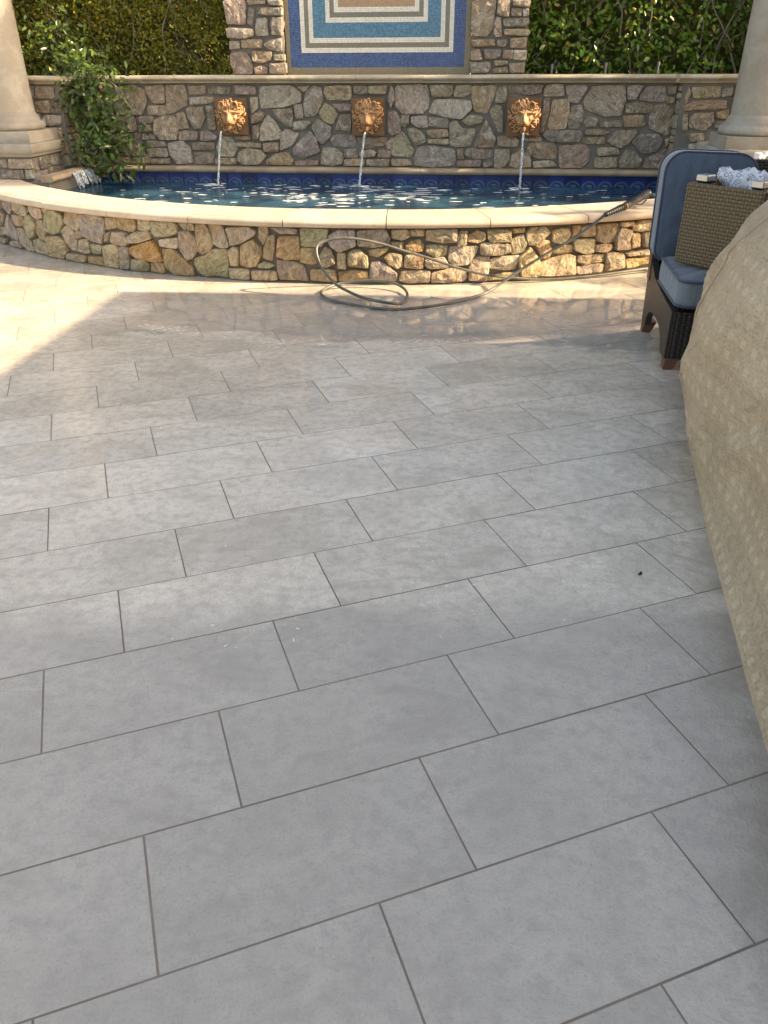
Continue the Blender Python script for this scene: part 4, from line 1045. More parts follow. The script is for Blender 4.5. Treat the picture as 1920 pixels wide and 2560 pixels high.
# ------------------------------------------------------------------ foliage
def leaves(P, N, size, wid, droop=.0, curl=.25, seed=0):
    """one mesh of pointed folded leaves at points P (n,3), facing roughly along N (n,3)"""
    r = np.random.default_rng(seed); n = len(P)
    N = N + r.normal(0, .45, (n, 3)); N /= np.linalg.norm(N, axis=1)[:, None]
    A = r.normal(0, 1, (n, 3)); A[:, 2] -= droop; A -= (A * N).sum(1)[:, None] * N; A /= np.linalg.norm(A, axis=1)[:, None]
    B = np.cross(N, A); L = (size * r.uniform(.6, 1.25, n))[:, None]; Wd = L * wid
    V = np.empty((n, 8, 3))
    V[:, 0] = P; V[:, 1] = P + A * L * .30 + B * Wd * .42 + N * L * curl * .18; V[:, 2] = P + A * L * .30 - B * Wd * .42 + N * L * curl * .18
    V[:, 3] = P + A * L * .36 - N * L * .02; V[:, 4] = P + A * L * .66 + B * Wd * .40 + N * L * curl * .08; V[:, 5] = P + A * L * .66 - B * Wd * .40 + N * L * curl * .08
    V[:, 6] = P + A * L * .70 - N * L * .05; V[:, 7] = P + A * L - N * L * curl * .35
    T = np.array([[0, 3, 1], [0, 2, 3], [1, 3, 6], [1, 6, 4], [2, 6, 3], [2, 5, 6], [4, 6, 7], [5, 7, 6]])
    Fc = (np.arange(n)[:, None, None] * 8 + T[None]).reshape(-1, 3)
    me = bpy.data.meshes.new('leaves'); V = V.reshape(-1, 3)
    me.vertices.add(len(V)); me.vertices.foreach_set('co', V.ravel())
    me.loops.add(len(Fc) * 3); me.loops.foreach_set('vertex_index', Fc.ravel().astype(np.int32))
    me.polygons.add(len(Fc)); me.polygons.foreach_set('loop_start', np.arange(len(Fc), dtype=np.int32) * 3); me.polygons.foreach_set('loop_total', np.full(len(Fc), 3, np.int32))
    me.update(calc_edges=True); me.validate(); return me
MAT_TWIG = m_plain('twig_bark', (.22, .18, .14), .85, 0, 30, .5, .5)
MAT_BARK = m_plain('reddish_bark', (.26, .15, .10), .85, 0, 14, .5, .6)
def vfield(p, f, k): return nz(p, f, k)
def hedge(label, s0, s1, z0, z1, n, size, wid, mat, seed, group, depth=.42, tback=-.62, lump=.16):
    t = thing('hedge', label, 'hedge', BW((s0 + s1) / 2, tback - .3, 0), WYAW, group)
    r = np.random.default_rng(seed); P = []; N = []
    while len(P) < n:
        s = r.uniform(s0, s1); z = r.uniform(z0, z1)
        b = .5 + .5 * vfield((s, z, seed), 2.1, 1) * 1.4 + .35 * vfield((s, z, seed), 6, 2)
        if b < .18 and r.random() < .72: continue
        tt = tback + lump * (b - .5) - abs(r.normal(0, 1)) * depth * .33
        p = BW(s, tt, z); P.append((p.x, p.y, p.z)); q = NV * .7 + Vector((.25, 0, .55)); N.append((q.x, q.y, q.z))
    link('foliage', leaves(np.array(P), np.array(N), size, wid, .5, .3, seed), mat, t, True, 'stuff')
    # bare woody stems showing through
    rr = random.Random(seed)
    for q in range(int((s1 - s0) * 2.2)):
        s = rr.uniform(s0, s1); z = z0 - .1; pts = []; dx = rr.uniform(-.10, .10); tt = tback - rr.uniform(.02, .12)
        for i in range(9):
            pts.append(BW(s, tt + rr.uniform(-.02, .02), z)); s += dx * .6 + rr.uniform(-.06, .06); z += rr.uniform(.12, .2)
        b = MB(); b.tube(spline(pts, 3), [.011 * (1 - .03 * k) for k in range(25)], 6); b.build('branch', MAT_TWIG, t, smooth=True, world=True)
    b = MB(); rr = random.Random(seed + 5)
    for q in range(int((s1 - s0) * 60)):
        s = rr.uniform(s0, s1); z = rr.uniform(z0, z1 - .3); tt = tback - rr.uniform(0, .2); pts = [BW(s, tt, z)]
        for i in range(4):
            s += rr.uniform(-.07, .07); z += rr.uniform(.0, .09); tt += rr.uniform(-.02, .05); pts.append(BW(s, tt, z))
        b.tube(pts, [.004, .0035, .003, .002, .001], 4)
    b.build('twigs', MAT_TWIG, t, smooth=True, world=True, kind='stuff')
    blk('dark_core', s0, s1, tback - .55, tback - .33, z0 - .25, z1 - .05, m_leaf('dark_hedge_core', (.02, .025, .006), (.03, .035, .01), (.035, .04, .012), .9, 0), t)  # solid dark box: the hedge's inner shade put into its colour, blocks the sky
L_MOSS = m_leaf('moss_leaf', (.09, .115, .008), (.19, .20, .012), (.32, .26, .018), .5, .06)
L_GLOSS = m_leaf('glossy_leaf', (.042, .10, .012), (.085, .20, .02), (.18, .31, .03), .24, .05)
L_SHRUB = m_leaf('shrub_leaf', (.022, .05, .010), (.048, .105, .018), (.13, .22, .04), .22, .01)
L_TREE = m_leaf('tree_leaf', (.03, .06, .015), (.045, .09, .02), (.06, .11, .02), .5, .02)
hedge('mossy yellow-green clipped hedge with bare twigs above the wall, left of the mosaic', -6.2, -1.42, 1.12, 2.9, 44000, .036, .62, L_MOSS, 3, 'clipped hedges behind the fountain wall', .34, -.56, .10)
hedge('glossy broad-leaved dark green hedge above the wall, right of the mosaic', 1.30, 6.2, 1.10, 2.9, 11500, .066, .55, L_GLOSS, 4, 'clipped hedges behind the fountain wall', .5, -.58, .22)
blk('planter_soil', -6.2, 6.2, -2.2, -.452, -.004, 1.13, m_mortar('planting_soil', (.07, .05, .035)), None)
o = bpy.data.objects['planter_soil']; o['kind'] = 'structure'

# shrub spilling over the wall corner
sh = thing('shrub', 'leafy camellia-like shrub spilling over the left corner of the stone wall', 'shrub', BW(-2.85, -.1, .45), WYAW)
rr = random.Random(21); P = []; N = []
stems = [([(-3.0, -.10, 1.30), (-2.93, .06, 1.24), (-2.86, .16, 1.12), (-2.82, .20, .95), (-2.80, .22, .75), (-2.78, .22, .58)]),
         ([(-2.98, -.08, 1.32), (-2.80, .06, 1.30), (-2.62, .12, 1.25), (-2.50, .14, 1.17)]),
         ([(-2.90, .05, 1.22), (-2.72, .16, 1.10), (-2.60, .20, .98), (-2.52, .20, .84)]),
         ([(-2.85, .14, 1.05), (-2.68, .2, .85), (-2.55, .22, .70), (-2.42, .22, .60)]),
         ([(-2.82, .18, .9), (-2.74, .26, .70), (-2.66, .3, .56), (-2.56, .30, .46)]),
         ([(-2.95, .0, 1.25), (-3.0, .14, 1.12), (-3.02, .2, .98)]),
         ([(-2.80, .2, .8), (-2.90, .26, .66), (-2.93, .28, .56)]),
         ([(-2.9, .1, 1.15), (-2.75, .12, .95), (-2.68, .14, .75)])]
for st in stems:
    pts = spline([BW(*p) for p in st], 5); b = MB(); b.tube(pts, [.008 - .005 * k / len(pts) for k in range(len(pts))], 6); b.build('stem', MAT_TWIG, sh, smooth=True, world=True)
    for p in pts:
        for q in range(9):
            d = Vector((rr.gauss(0, .095), rr.gauss(0, .06), rr.gauss(0, .085))); c = p + d
            tt = (c - O_).dot(NV)
            if tt < -.03 and c.z < 1.24: c = c + NV * (-.03 - tt + .02)
            P.append(tuple(c)); v = NV * .7 + Vector((.3, 0, .5)) + d.normalized() * .5; N.append(tuple(v))
link('foliage', leaves(np.array(P), np.array(N), .075, .46, .8, .3, 9), L_SHRUB, sh, True, 'stuff')
b = MB()
for q in range(7):
    c = BW(-2.66, .22, 1.20); a = q * .9
    pts = [c, c + DV * .010 * math.cos(a) + NV * .012 + Vector((0, 0, .010 * math.sin(a))), c + DV * .016 * math.cos(a) + NV * .004 + Vector((0, 0, .016 * math.sin(a)))]
    b.tube(pts, [.003, .007, .002], 6)
b.build('flower', m_plain('pink_petal', (.62, .20, .22), .5), sh, smooth=True, world=True)
sb = thing('shrub', 'small sunlit shrub with pale leaves growing behind the wall beside the left column', 'shrub', BW(-3.2, -.45, 1.2), WYAW)
P = []; N = []; r = np.random.default_rng(8)
for c, sp_, cnt in (((-3.12, -.40, 1.50), .11, 150), ((-3.30, -.38, 1.42), .10, 120), ((-2.98, -.36, 1.36), .10, 130), ((-3.45, -.4, 1.62), .12, 90)):
    for q in range(cnt):
        p = BW(*c) + Vector(r.normal(0, sp_, 3)); p.z = max(p.z, 1.30); P.append(tuple(p)); N.append(tuple(NV * .6 + Vector((.4, 0, .6))))
link('foliage', leaves(np.array(P), np.array(N), .075, .46, .4, .3, 10), L_SHRUB, sb, True, 'stuff')
for q in range(5):
    b = MB(); b.tube(spline([BW(-3.2 + .03 * q, -.5, 1.15), BW(-3.2 + .05 * (q - 2), -.45, 1.32), BW(-3.22 + .11 * (q - 2), -.40, 1.52)], 4), [.006] * 9, 5); b.build('stem', MAT_TWIG, sb, smooth=True, world=True)

# trees standing behind the wall ends
def crown_points(blobs, n, seed):
    r = np.random.default_rng(seed); P = []
    tot = sum(b[1][0] * b[1][1] * b[1][2] for b in blobs)
    for c, rad in blobs:
        k = int(n * rad[0] * rad[1] * rad[2] / tot); u = r.normal(0, 1, (k, 3)); u /= np.linalg.norm(u, axis=1)[:, None]; u *= (r.random(k) ** .45)[:, None]
        P.append(np.array(c) + u * np.array(rad))
    P = np.concatenate(P); keep = np.array([nz(p, 1.5, seed) > -.20 for p in P]); P = P[keep]
    return P
def tree(label, base, trunk_pts, blobs, n, size, seed, lean_mat=L_TREE, r0=.05, group=None, cut=None):
    t = thing('tree', label, 'tree', base, 0, group)
    b = MB(); pts = spline(trunk_pts, 6); b.tube(pts, [r0 * (1 - .55 * k / len(pts)) for k in range(len(pts))], 10); b.build('trunk', MAT_BARK, t, smooth=True, world=True)
    for i, (c, rad) in enumerate(blobs):
        a = pts[int(len(pts) * (.55 + .4 * (i % 3) / 2.2))]; c = Vector(c)
        b = MB(); b.tube(spline([a, a.lerp(c, .5) + Vector((0, 0, .1)), c], 4), [r0 * .45 * (1 - .09 * k) for k in range(9)], 6); b.build('limb', MAT_BARK, t, smooth=True, world=True)
    P = crown_points(blobs, n, seed)
    if cut: P = np.array([p for p in P if not cut(p)])
    N = np.tile(np.array([.2, -.2, .8]), (len(P), 1))
    link('crown', leaves(P, N, size, .5, .3, .2, seed), lean_mat, t, True, 'stuff')
a = BW(-3.62, -.75, 1.1)
tree('reddish leaning tree trunks rising behind the left column', (a.x, a.y, 1.1), [a, a + Vector((.03, .1, .5)), a + Vector((-.03, .15, 1.2)), a + Vector((.05, .2, 2.2))],
     [(a + Vector((-.3, .3, 2.6)), (.8, .6, .6)), (a + Vector((.6, .4, 2.9)), (.7, .5, .5))], 2600, .09, 31, r0=.045)
o = [q for q in bpy.data.objects if q.name.startswith('tree')][0]
b = MB(); b.tube(spline([a + Vector((.12, .02, 0)), a + Vector((.25, .1, .4)), a + Vector((.33, .15, .9)), a + Vector((.30, .2, 1.9))], 5), [.032 - .0012 * k for k in range(16)], 8); b.build('trunk', MAT_BARK, o, smooth=True, world=True)
a = BW(3.42, -.55, 1.1)
tree('slim brown tree trunk rising behind the right column', (a.x, a.y, 1.1), [a, a + Vector((-.02, .0, .5)), a + Vector((.03, .05, 1.1)), a + Vector((.1, .1, 2.2))],
     [(a + Vector((.3, .2, 2.6)), (.7, .6, .5))], 1300, .09, 37, r0=.04)
# the tall tree east of the pool whose shade covers the fountain wall, and the neighbouring lower one
def on_ray(p, x): k = (x - p[0]) / SUN.x; return Vector(p) + SUN * k
def shade(p, x): q = on_ray(p, x); return (q.x, q.y, q.z)
bl = [(shade((-3.35, 8.0, .9), 9.5), (1.2, .62, .85)), (shade((-3.5, 8.25, 1.45), 9.6), (1.1, .50, .95)), (shade((-3.5, 8.25, 1.6), 8.4), (.6, .42, .8)), (shade((-3.45, 8.1, .9), 7.6), (.5, .45, .5)), (shade((-2.2, 8.3, .85), 9.2), (1.2, .45, .50)), (shade((-.8, 8.25, .80), 9.0), (1.1, .42, .46)),
      (shade((.6, 8.15, .80), 8.6), (1.1, .42, .48)), (shade((2.2, 8.0, .75), 8.2), (1.1, .45, .52)), (shade((3.2, 7.4, 1.2), 8.0), (1.0, .5, .8)), (shade((3.4, 8.1, 1.1), 7.8), (1.0, .6, .6))]
GAPS = [(BW(s, .06, .96), .20) for s in (-1.50, -.13, 1.36)] + [(BW(-2.62, .15, 1.18), .13), (BW(-3.2, -.35, 1.5), .22), (BW(-2.95, .4, .5), .12)]
def gap(p):
    """openings in the crown: where the light gets through to the spouts, and flecks"""
    p = Vector(p)
    for c, r in GAPS:
        d = p - c; d = d - SUN * d.dot(SUN)
        if d.length < r: return True
    k = (p.z - .8) / SUN.z; q = p - SUN * k
    return nz((q.x * 3.1, q.y * 5.5, 4.4)) > .34
tree('tall dense tree east of the pool, beyond the right column', (9.6, 8.2, 0), [(9.6, 8.2, 0), (9.5, 8.1, 2), (9.3, 7.9, 4), (9.1, 7.6, 6.2)], bl, 42000, .11, 51, r0=.16, cut=gap)
bl = [(shade((2.5, 6.15, .45), 7.6), (.7, .20, .25)), (shade((2.2, 5.70, .1), 7.4), (.6, .16, .22)), (shade((1.65, 5.9, .45), 7.4), (.6, .14, .2)), (shade((2.9, 6.3, .6), 7.0), (.5, .3, .4))]
tree('young open tree beside the patio, east of the pool', (7.6, 6.0, 0), [(7.6, 6.0, 0), (7.55, 5.95, 1.4), (7.5, 5.8, 2.8), (7.4, 5.75, 3.4)], bl, 2300, .075, 57, r0=.05)

# ------------------------------------------------------------------ house wing east of the patio, whose flat roof throws the large shade
RZ = 2.92; k_ = RZ / SUN.z
RCX, RCY = -1.86 + SUN.x * k_, 5.545 + SUN.y * k_            # roof corner that shades the paving up to (-1.86, 5.55)
HYAW = -.075
hs = thing('house', 'cream stucco house wing with a deep flat roof east of the patio', 'house', (RCX, RCY, 0), HYAW)
MAT_STUCCO = m_plain('stucco', (.55, .47, .37), .9, 0, 25, .2, .5)
def hbox(nm, a, b_, m): q = MB(); q.box(a, b_); return q.build(nm, m, hs)
hbox('roof', (0, -9.5, RZ - .20), (7.5, 0, RZ), MAT_COLUMN)
hbox('wall', (1.3, -9.0, 0), (7.0, -.5, RZ - .202), MAT_STUCCO)
for y in (-7.2, -4.6, -2.0):
    hbox('window_frame', (1.25, y - .7, .9), (1.298, y + .7, 2.3), MAT_COLUMN); hbox('window_pane', (1.235, y - .62, .98), (1.249, y + .62, 2.22), m_plain('glass', (.02, .025, .03), .05, 0, 3, 0, 0))

# ------------------------------------------------------------------ pressure hose with spray gun
hose = thing('pressure_hose', 'coiled grey-green pressure washer hose with black spray gun resting on the coping', 'hose', (.3, 5.3, 0))
def wall_y(x): return PC.y - math.sqrt(4.78 ** 2 - (x - PC.x) ** 2)
G0 = Vector((1.50, 5.545, .498)); G1 = Vector((1.705, 5.845, .502)); G2 = Vector((1.985, 6.27, .526)); G3 = Vector((2.085, 6.25, .508))
pts = [G0, (1.33, 5.56, .36), (1.12, 5.56, .235), (.92, 5.53, .115), (.78, 5.47, .035), (.68, 5.37, .014), (.557, 5.248, .013), (.393, 5.121, .013), (.237, 5.045, .013), (.087, 5.005, .013), (-.063, 5.04, .013),
       (-.216, 5.139, .013), (-.335, 5.219, .013), (-.405, 5.33, .014), (-.428, 5.42, .018), (-.40, 5.50, .026), (-.325, 5.57, .036), (-.235, 5.60, .046), (-.11, 5.61, .054), (.012, 5.59, .052), (.108, 5.53, .040), (.160, 5.42, .024),
       (.160, 5.285, .014), (.112, 5.139, .014), (.043, 5.08, .034), (-.03, 5.115, .036), (-.14, 5.26, .024), (-.237, 5.311, .053), (-.315, 5.343, .089), (-.378, 5.374, .147), (-.424, 5.406, .209), (-.448, 5.437, .279), (-.439, 5.469, .325),
       (-.385, 5.50, .345), (-.299, 5.51, .360), (-.206, 5.53, .354), (-.104, 5.56, .333), (.015, 5.59, .300), (.144, 5.62, .254), (.341, 5.645, .192), (.509, 5.66, .133), (.679, 5.675, .086), (.80, 5.685, .062)]
for x, z in ((.95, .040), (1.1, .022), (1.25, .016), (1.45, .016), (1.65, .022), (1.85, .030), (2.05, .034), (2.3, .020), (2.7, .014)): pts.append((x, wall_y(x) - .066, z))
t = NT('hose_rubber'); n = t.noise(t.pos(), 14, 3)
m_h = t.fin(t.mix(t.ramp(n, [(.40, 0.0), (.62, 1.0)]), (.115, .115, .095), (.065, .065, .058)), .36, t.bump(t.noise(t.pos(), 160, 2), .2, .002))
b = MB(); b.tube(spline(pts, 7), .0098, 10); b.build('hose_line', m_h, hose, smooth=True, world=True)
MAT_BLACK = m_plain('black_plastic', (.014, .014, .015), .38, 0, 60, .2, .2)
MAT_STEEL = m_plain('brushed_steel', (.40, .40, .39), .32, 1.0, 60, .2, .2)
b = MB()
for k in range(9): b.tube([G0.lerp(G1, k / 9.0 + .005), G0.lerp(G1, k / 9.0 + .085)], [.017 + .0008 * k, .0155 + .0008 * k], 10)
b.tube([G0.lerp(G1, -.03), G1], .0125, 10); b.build('strain_relief', MAT_BLACK, hose, smooth=True, world=True)
b = MB(); b.tube([G1.lerp(G2, -.01), G1.lerp(G2, .06)], .026, 12); b.build('brass_fitting', m_plain('brass', (.32, .20, .07), .35, 1.0), hose, smooth=True, world=True)
b = MB(); b.tube(spline([G1.lerp(G2, .06), G1.lerp(G2, .3), G1.lerp(G2, .6), G1.lerp(G2, .88), G2, G2.lerp(G3, .3) + Vector((0, .01, .012))], 4), [.026, .028, .028, .027, .026, .026, .027, .027, .027, .027, .027, .028, .029, .030, .030, .031, .031, .030, .029, .027, .024], 12); b.build('gun_grip', MAT_BLACK, hose, smooth=True, world=True)
b = MB(); b.tube(spline([G1.lerp(G2, .52) + Vector((0, 0, -.025)), G1.lerp(G2, .66) + Vector((.02, -.02, -.036)), G1.lerp(G2, .86) + Vector((.02, -.01, -.026))], 4), .006, 6); b.build('trigger', MAT_BLACK, hose, smooth=True, world=True)
b = MB(); b.tube([G2.lerp(G3, .2) + Vector((0, .01, .008)), G3 + (G3 - G2) * .1, G3 + (G3 - G2) * 5.5 + Vector((0, .1, -.012))], .010, 10); b.build('lance', MAT_STEEL, hose, smooth=True, world=True)

# ------------------------------------------------------------------ wicker chair with blue cushions
CA = Vector((1.478, 3.885, 0)); CYAW = -math.atan2(.125, .992)
ch = thing('wicker_chair', 'dark brown wicker chair with faded blue seat and back cushions', 'chair', CA, CYAW)
MAT_WICK = m_weave('dark_wicker', (.030, .021, .015), (.042, .031, .022), 62, 80, 1.0, .42)
MAT_WICK2 = m_weave('black_wicker', (.016, .014, .013), (.022, .019, .017), 40, 70, 1.0, .32)
MAT_LEG = m_plain('stained_wood', (.15, .072, .04), .5, 0, 30, .4, .3)
SW = .50                                                   # seat width, local x 0..SW ; y = depth
def sidepanel(x0, x1):
    P = [(.0, .058), (.11, .058), (.125, .075), (.16, .125), (.22, .158), (.32, .172), (.46, .170), (.54, .150), (.585, .11), (.60, .058), (.70, .058), (.715, .20), (.735, .42), (.70, .42), (.52, .345), (.25, .318), (.03, .305), (.0, .30)]
    b = MB(); n = len(P); b.add([(x0, a, z) for a, z in P] + [(x1, a, z) for a, z in P], [tuple(range(n)), tuple(range(n, 2 * n))[::-1]] + [(i, (i + 1) % n, n + (i + 1) % n, n + i) for i in range(n)])
    o = b.build('side_panel', MAT_WICK, ch); return o
for a_ in ((-.03, .005), (SW - .005, SW + .03)):
    o = sidepanel(*a_)
    bm = bmesh.new(); bm.from_mesh(o.data); bmesh.ops.triangulate(bm, faces=[f for f in bm.faces if len(f.verts) > 4]); bm.to_mesh(o.data); bm.free()
b = MB(); b.box((.005, -.004, .055), (SW - .005, .03, .30)); b.build('front_panel', MAT_WICK2, ch)
b = MB(); b.box((.006, .03, .24), (SW - .006, .70, .31)); b.build('seat_deck', MAT_WICK2, ch)
b = MB()
pf = [(-.035, .66, .30), (SW + .035, .66, .30), (SW + .035, .725, .30), (-.035, .725, .30), (-.03, .74, .93), (SW + .03, .74, .93), (SW + .03, .80, .93), (-.03, .80, .93)]
b.add(pf, [(0, 3, 2, 1), (4, 5, 6, 7), (0, 1, 5, 4), (1, 2, 6, 5), (2, 3, 7, 6), (3, 0, 4, 7)]); b.build('back_frame', MAT_WICK2, ch)
for x, y in ((-.012, .018), (SW + .012, .018), (-.012, .675), (SW + .012, .675)):
    b = MB(); hw = .042; dx = .02 if x < .2 else -.02
    b.add([(x - .034 + dx, y - .02, 0), (x + .030 + dx * .2, y - .02, 0), (x + .030 + dx * .2, y + .040, 0), (x - .034 + dx, y + .040, 0), (x - .030 + dx, y - .026, .06), (x + .06 * (1 if dx > 0 else .4), y - .026, .06), (x + .06 * (1 if dx > 0 else .4), y + .06, .06), (x - .030 + dx, y + .06, .06)],
          [(0, 3, 2, 1), (4, 5, 6, 7), (0, 1, 5, 4), (1, 2, 6, 5), (2, 3, 7, 6), (3, 0, 4, 7)]); b.build('leg', MAT_LEG, ch)
def m_fabric(name, col, puck=.5):
    t = NT(name); o = t.obj(); x, y, z = t.xyz(o)
    n1 = t.noise(t.vmath('MULTIPLY', o, (8, 8, 3)), 3, 4); n2 = t.noise(o, 260, 2); w_ = t.noise(t.vmath('MULTIPLY', o, (30, 30, 4)), 1.2, 2)
    c = t.mix(t.ramp(n1, [(.35, 0.0), (.65, 1.0)]), tuple(a * .72 for a in col), col)
    c = t.mix(t.ramp(n2, [(.35, .3), (.6, 0.0)]), c, tuple(a * .6 for a in col))
    return t.fin(c, .9, t.bump(t.math('ADD', t.math('MULTIPLY', w_, puck), t.math('MULTIPLY', n2, .12)), .55, .012), **{'Sheen Weight': .3})
MAT_BLUE = m_fabric('faded_blue_fabric', (.066, .10, .152)); MAT_GUSSET = m_fabric('gusset_fabric', (.155, .19, .225), 1.0)
MAT_PIPE = m_fabric('navy_piping', (.035, .055, .10), .1)
def rrect(w, h, rs, n=9):
    """rounded rectangle outline centred at 0, radii (bl, br, tr, tl)"""
    out = []
    for (cx, cy, a0), r in zip(((-w / 2, -h / 2, math.pi), (w / 2, -h / 2, 1.5 * math.pi), (w / 2, h / 2, 0), (-w / 2, h / 2, .5 * math.pi)), rs):
        ox = cx + r * (1 if cx < 0 else -1); oy = cy + r * (1 if cy < 0 else -1)
        for i in range(n): a = a0 + .5 * math.pi * i / (n - 1); out.append((ox + r * math.cos(a), oy + r * math.sin(a)))
    res = []
    for i in range(len(out)):
        p, q = out[i], out[(i + 1) % len(out)]; L = math.hypot(q[0] - p[0], q[1] - p[1]); k = max(1, int(L / .03))
        res += [(p[0] + (q[0] - p[0]) * j_ / k, p[1] + (q[1] - p[1]) * j_ / k) for j_ in range(k)]
    return res
def cushion(name, w, h, th, rs, fn, parent, bulge=.03, seed=1):
    """fn(u, v, d): u,v in the plane of the face, d = depth from the front face"""
    out = rrect(w, h, rs); n = len(out); vs = []; mi = []; fs = []
    rings = [(.12, -bulge), (.35, -bulge * .88), (.6, -bulge * .64), (.8, -bulge * .36), (.92, -bulge * .14), (.985, .0), (1.0, .010), (1.012, th * .3), (1.012, th * .7), (1.0, th - .010), (.985, th), (.8, th + bulge * .36), (.35, th + bulge * .8)]
    for k, d in rings:
        for u, v in out:
            ww = .006 * nz((u * 9, v * 9, d * 14 + seed), 1)
            vs.append(fn(u * k, v * k, d + ww * (1 if k < .97 else .3)))
    m = len(rings)
    for r_ in range(m - 1):
        for j_ in range(n): fs.append((r_ * n + j_, r_ * n + (j_ + 1) % n, (r_ + 1) * n + (j_ + 1) % n, (r_ + 1) * n + j_)); mi.append(1 if 6 <= r_ <= 8 else 0)
    fs += [tuple(range(n))[::-1], tuple((m - 1) * n + j_ for j_ in range(n))]; mi += [0, 0]
    b = MB(); b.v = [Vector(v) for v in vs]; b.f = fs; b.m = mi
    c = b.build(name, [MAT_BLUE, MAT_GUSSET], parent, smooth=True)
    for d in (.003, th - .003):
        b = MB(); pts = [fn(u * 1.006, v * 1.006, d) for u, v in out]; b.tube(pts + [pts[0]], .0058, 6, cap=False); b.build('piping', MAT_PIPE, c, smooth=True)
    return c
# back cushion: leaning on the back frame
cushion('back_cushion', .47, .53, .16, (.05, .05, .11, .10), lambda u, v, d: (.175 + u, .50 + d + .12 * (v + .26), .712 + v - .02 * d - .03 * u), ch, .035, 2)
cushion('seat_cushion', .50, .54, .125, (.06, .06, .05, .05), lambda u, v, d: (.23 + u, .235 + v, .462 - d + .02 * v), ch, .018, 5)

# upturned wicker side table lying on the seat
OA = CA + Matrix.Rotation(CYAW, 3, 'Z') @ Vector((-.005, .275, 0))
OD = Matrix.Rotation(CYAW, 3, 'Z') @ Vector((.275, -.315, 0)); OYAW = math.atan2(OD.y, OD.x)
ot = thing('wicker_side_table', 'light brown wicker side table turned upside down on the blue chair', 'table', (OA.x, OA.y, .488), OYAW)
MAT_TAN = m_weave('tan_wicker', (.135, .088, .042), (.185, .125, .062), 60, 60, 1.0, .5)
S_ = .42; H_ = .385
def wall(x0, y0, x1, y1, mat):
    b = MB(); b.box((x0, y0, 0), (x1, y1, H_)); o = b.build('woven_side', mat, ot)
    bv = o.modifiers.new('bevel', 'BEVEL'); bv.width = .010; bv.segments = 2; bv.limit_method = 'ANGLE'; return o
wall(0, 0, S_, .022, MAT_TAN); wall(0, S_ - .022, S_, S_, MAT_TAN)
wall(0, .0222, .022, S_ - .0222, MAT_TAN); wall(S_ - .022, .0222, S_, S_ - .0222, MAT_WICK2)
b = MB(); b.box((.0225, .0225, .002), (S_ - .0225, S_ - .0225, .24)); b.build('underside', MAT_WICK2, ot)
for x, y in ((.035, .035), (S_ - .085, .035), (.035, S_ - .085), (S_ - .085, S_ - .085)):
    b = MB(); b.box((x, y, .25), (x + .05, y + .05, H_ + .024)); f_ = b.build('foot', MAT_WICK2, ot)
    b = MB(); b.box((x - .008, y - .008, H_ + .003), (x + .058, y + .058, H_ + .036)); c = b.build('metal_cap', MAT_STEEL, f_)
    bv = c.modifiers.new('bevel', 'BEVEL'); bv.width = .006; bv.segments = 3
# printed towel bundled inside it
t = NT('printed_cotton'); o_ = t.obj(); d_ = t.voro(o_, 38); e_ = t.noise(o_, 70, 2)
ringm = t.math('MULTIPLY', t.sm(d_, .30, .36), t.sm(d_, .50, .44)); dot = t.sm(d_, .18, .14)
t.fin(t.mix(t.math('MAXIMUM', ringm, dot), (.66, .68, .72), (.20, .23, .32)), .85, t.bump(t.noise(o_, 30, 3), .5, .01))
b = MB(); n = 34; m = 18; vs = []
for i in range(n + 1):
    f_ = i / n
    for j_ in range(m):
        a = 2 * math.pi * j_ / m
        ry = .062 * (1 - .55 * abs(f_ - .45) ** 2 * 4); rz = .060 * (.35 + .65 * math.sin(math.pi * min(max(f_ * .92 + .04, 0), 1)))
        k = 1 + .35 * nz((f_ * 9, math.cos(a) * 1.6, math.sin(a) * 1.6)) + .18 * nz((f_ * 24, math.cos(a) * 3, math.sin(a) * 3))
        hz = .388 + .030 * math.exp(-((f_ - .02) / .10) ** 2) - .016 * f_
        vs.append((.05 + (S_ - .12) * f_, .19 + .09 * f_ + ry * k * math.cos(a), hz + rz * k * math.sin(a)))
b.add(vs, [(i * m + j_, i * m + (j_ + 1) % m, (i + 1) * m + (j_ + 1) % m, (i + 1) * m + j_) for i in range(n) for j_ in range(m)] + [tuple(range(m))[::-1], tuple(n * m + j_ for j_ in range(m))])
R3 = Matrix.Rotation(OYAW, 3, 'Z'); b.v = [R3 @ v + Vector((OA.x, OA.y, .488)) for v in b.v]
tag(b.build('printed_towel', t.m, smooth=True), 'white towel printed with small grey rings bundled inside the upturned side table', 'towel')

# white plastic jug on the coping behind the chair
jb = Vector((3.06, 6.82, .4495)); MAT_HDPE = m_plain('white_plastic', (.72, .75, .80), .38, 0, 8, .08, .05)
jug = thing('plastic_jug', 'white plastic jug with carrying handle standing behind the blue cushioned chair', 'jug', jb, .05)
def rr_ring(w, d, r, z): return [(x, y, z) for x, y in rrect(w, d, (r,) * 4, 5)]
secs = [(.17, .12, .02, 0), (.19, .14, .03, .01), (.19, .14, .03, .19), (.185, .135, .035, .215), (.17, .11, .04, .235)]
b = MB(); base = None
for w_, d2, r_, z in secs:
    k = []
    for i in range(40):
        a = 2 * math.pi * i / 40; c_, s_ = math.cos(a), math.sin(a); p_ = 5.0
        k.append((w_ / 2 * math.copysign(abs(c_) ** (2 / p_), c_), d2 / 2 * math.copysign(abs(s_) ** (2 / p_), s_), z))
    b.v += [Vector(q) for q in k]
for i in range(len(secs) - 1): b.f += [(i * 40 + j_, i * 40 + (j_ + 1) % 40, (i + 1) * 40 + (j_ + 1) % 40, (i + 1) * 40 + j_) for j_ in range(40)]
b.f += [tuple(range(40))[::-1], tuple(160 + j_ for j_ in range(40))]; b.m = [0] * len(b.f); b.build('body', MAT_HDPE, jug, smooth=True)
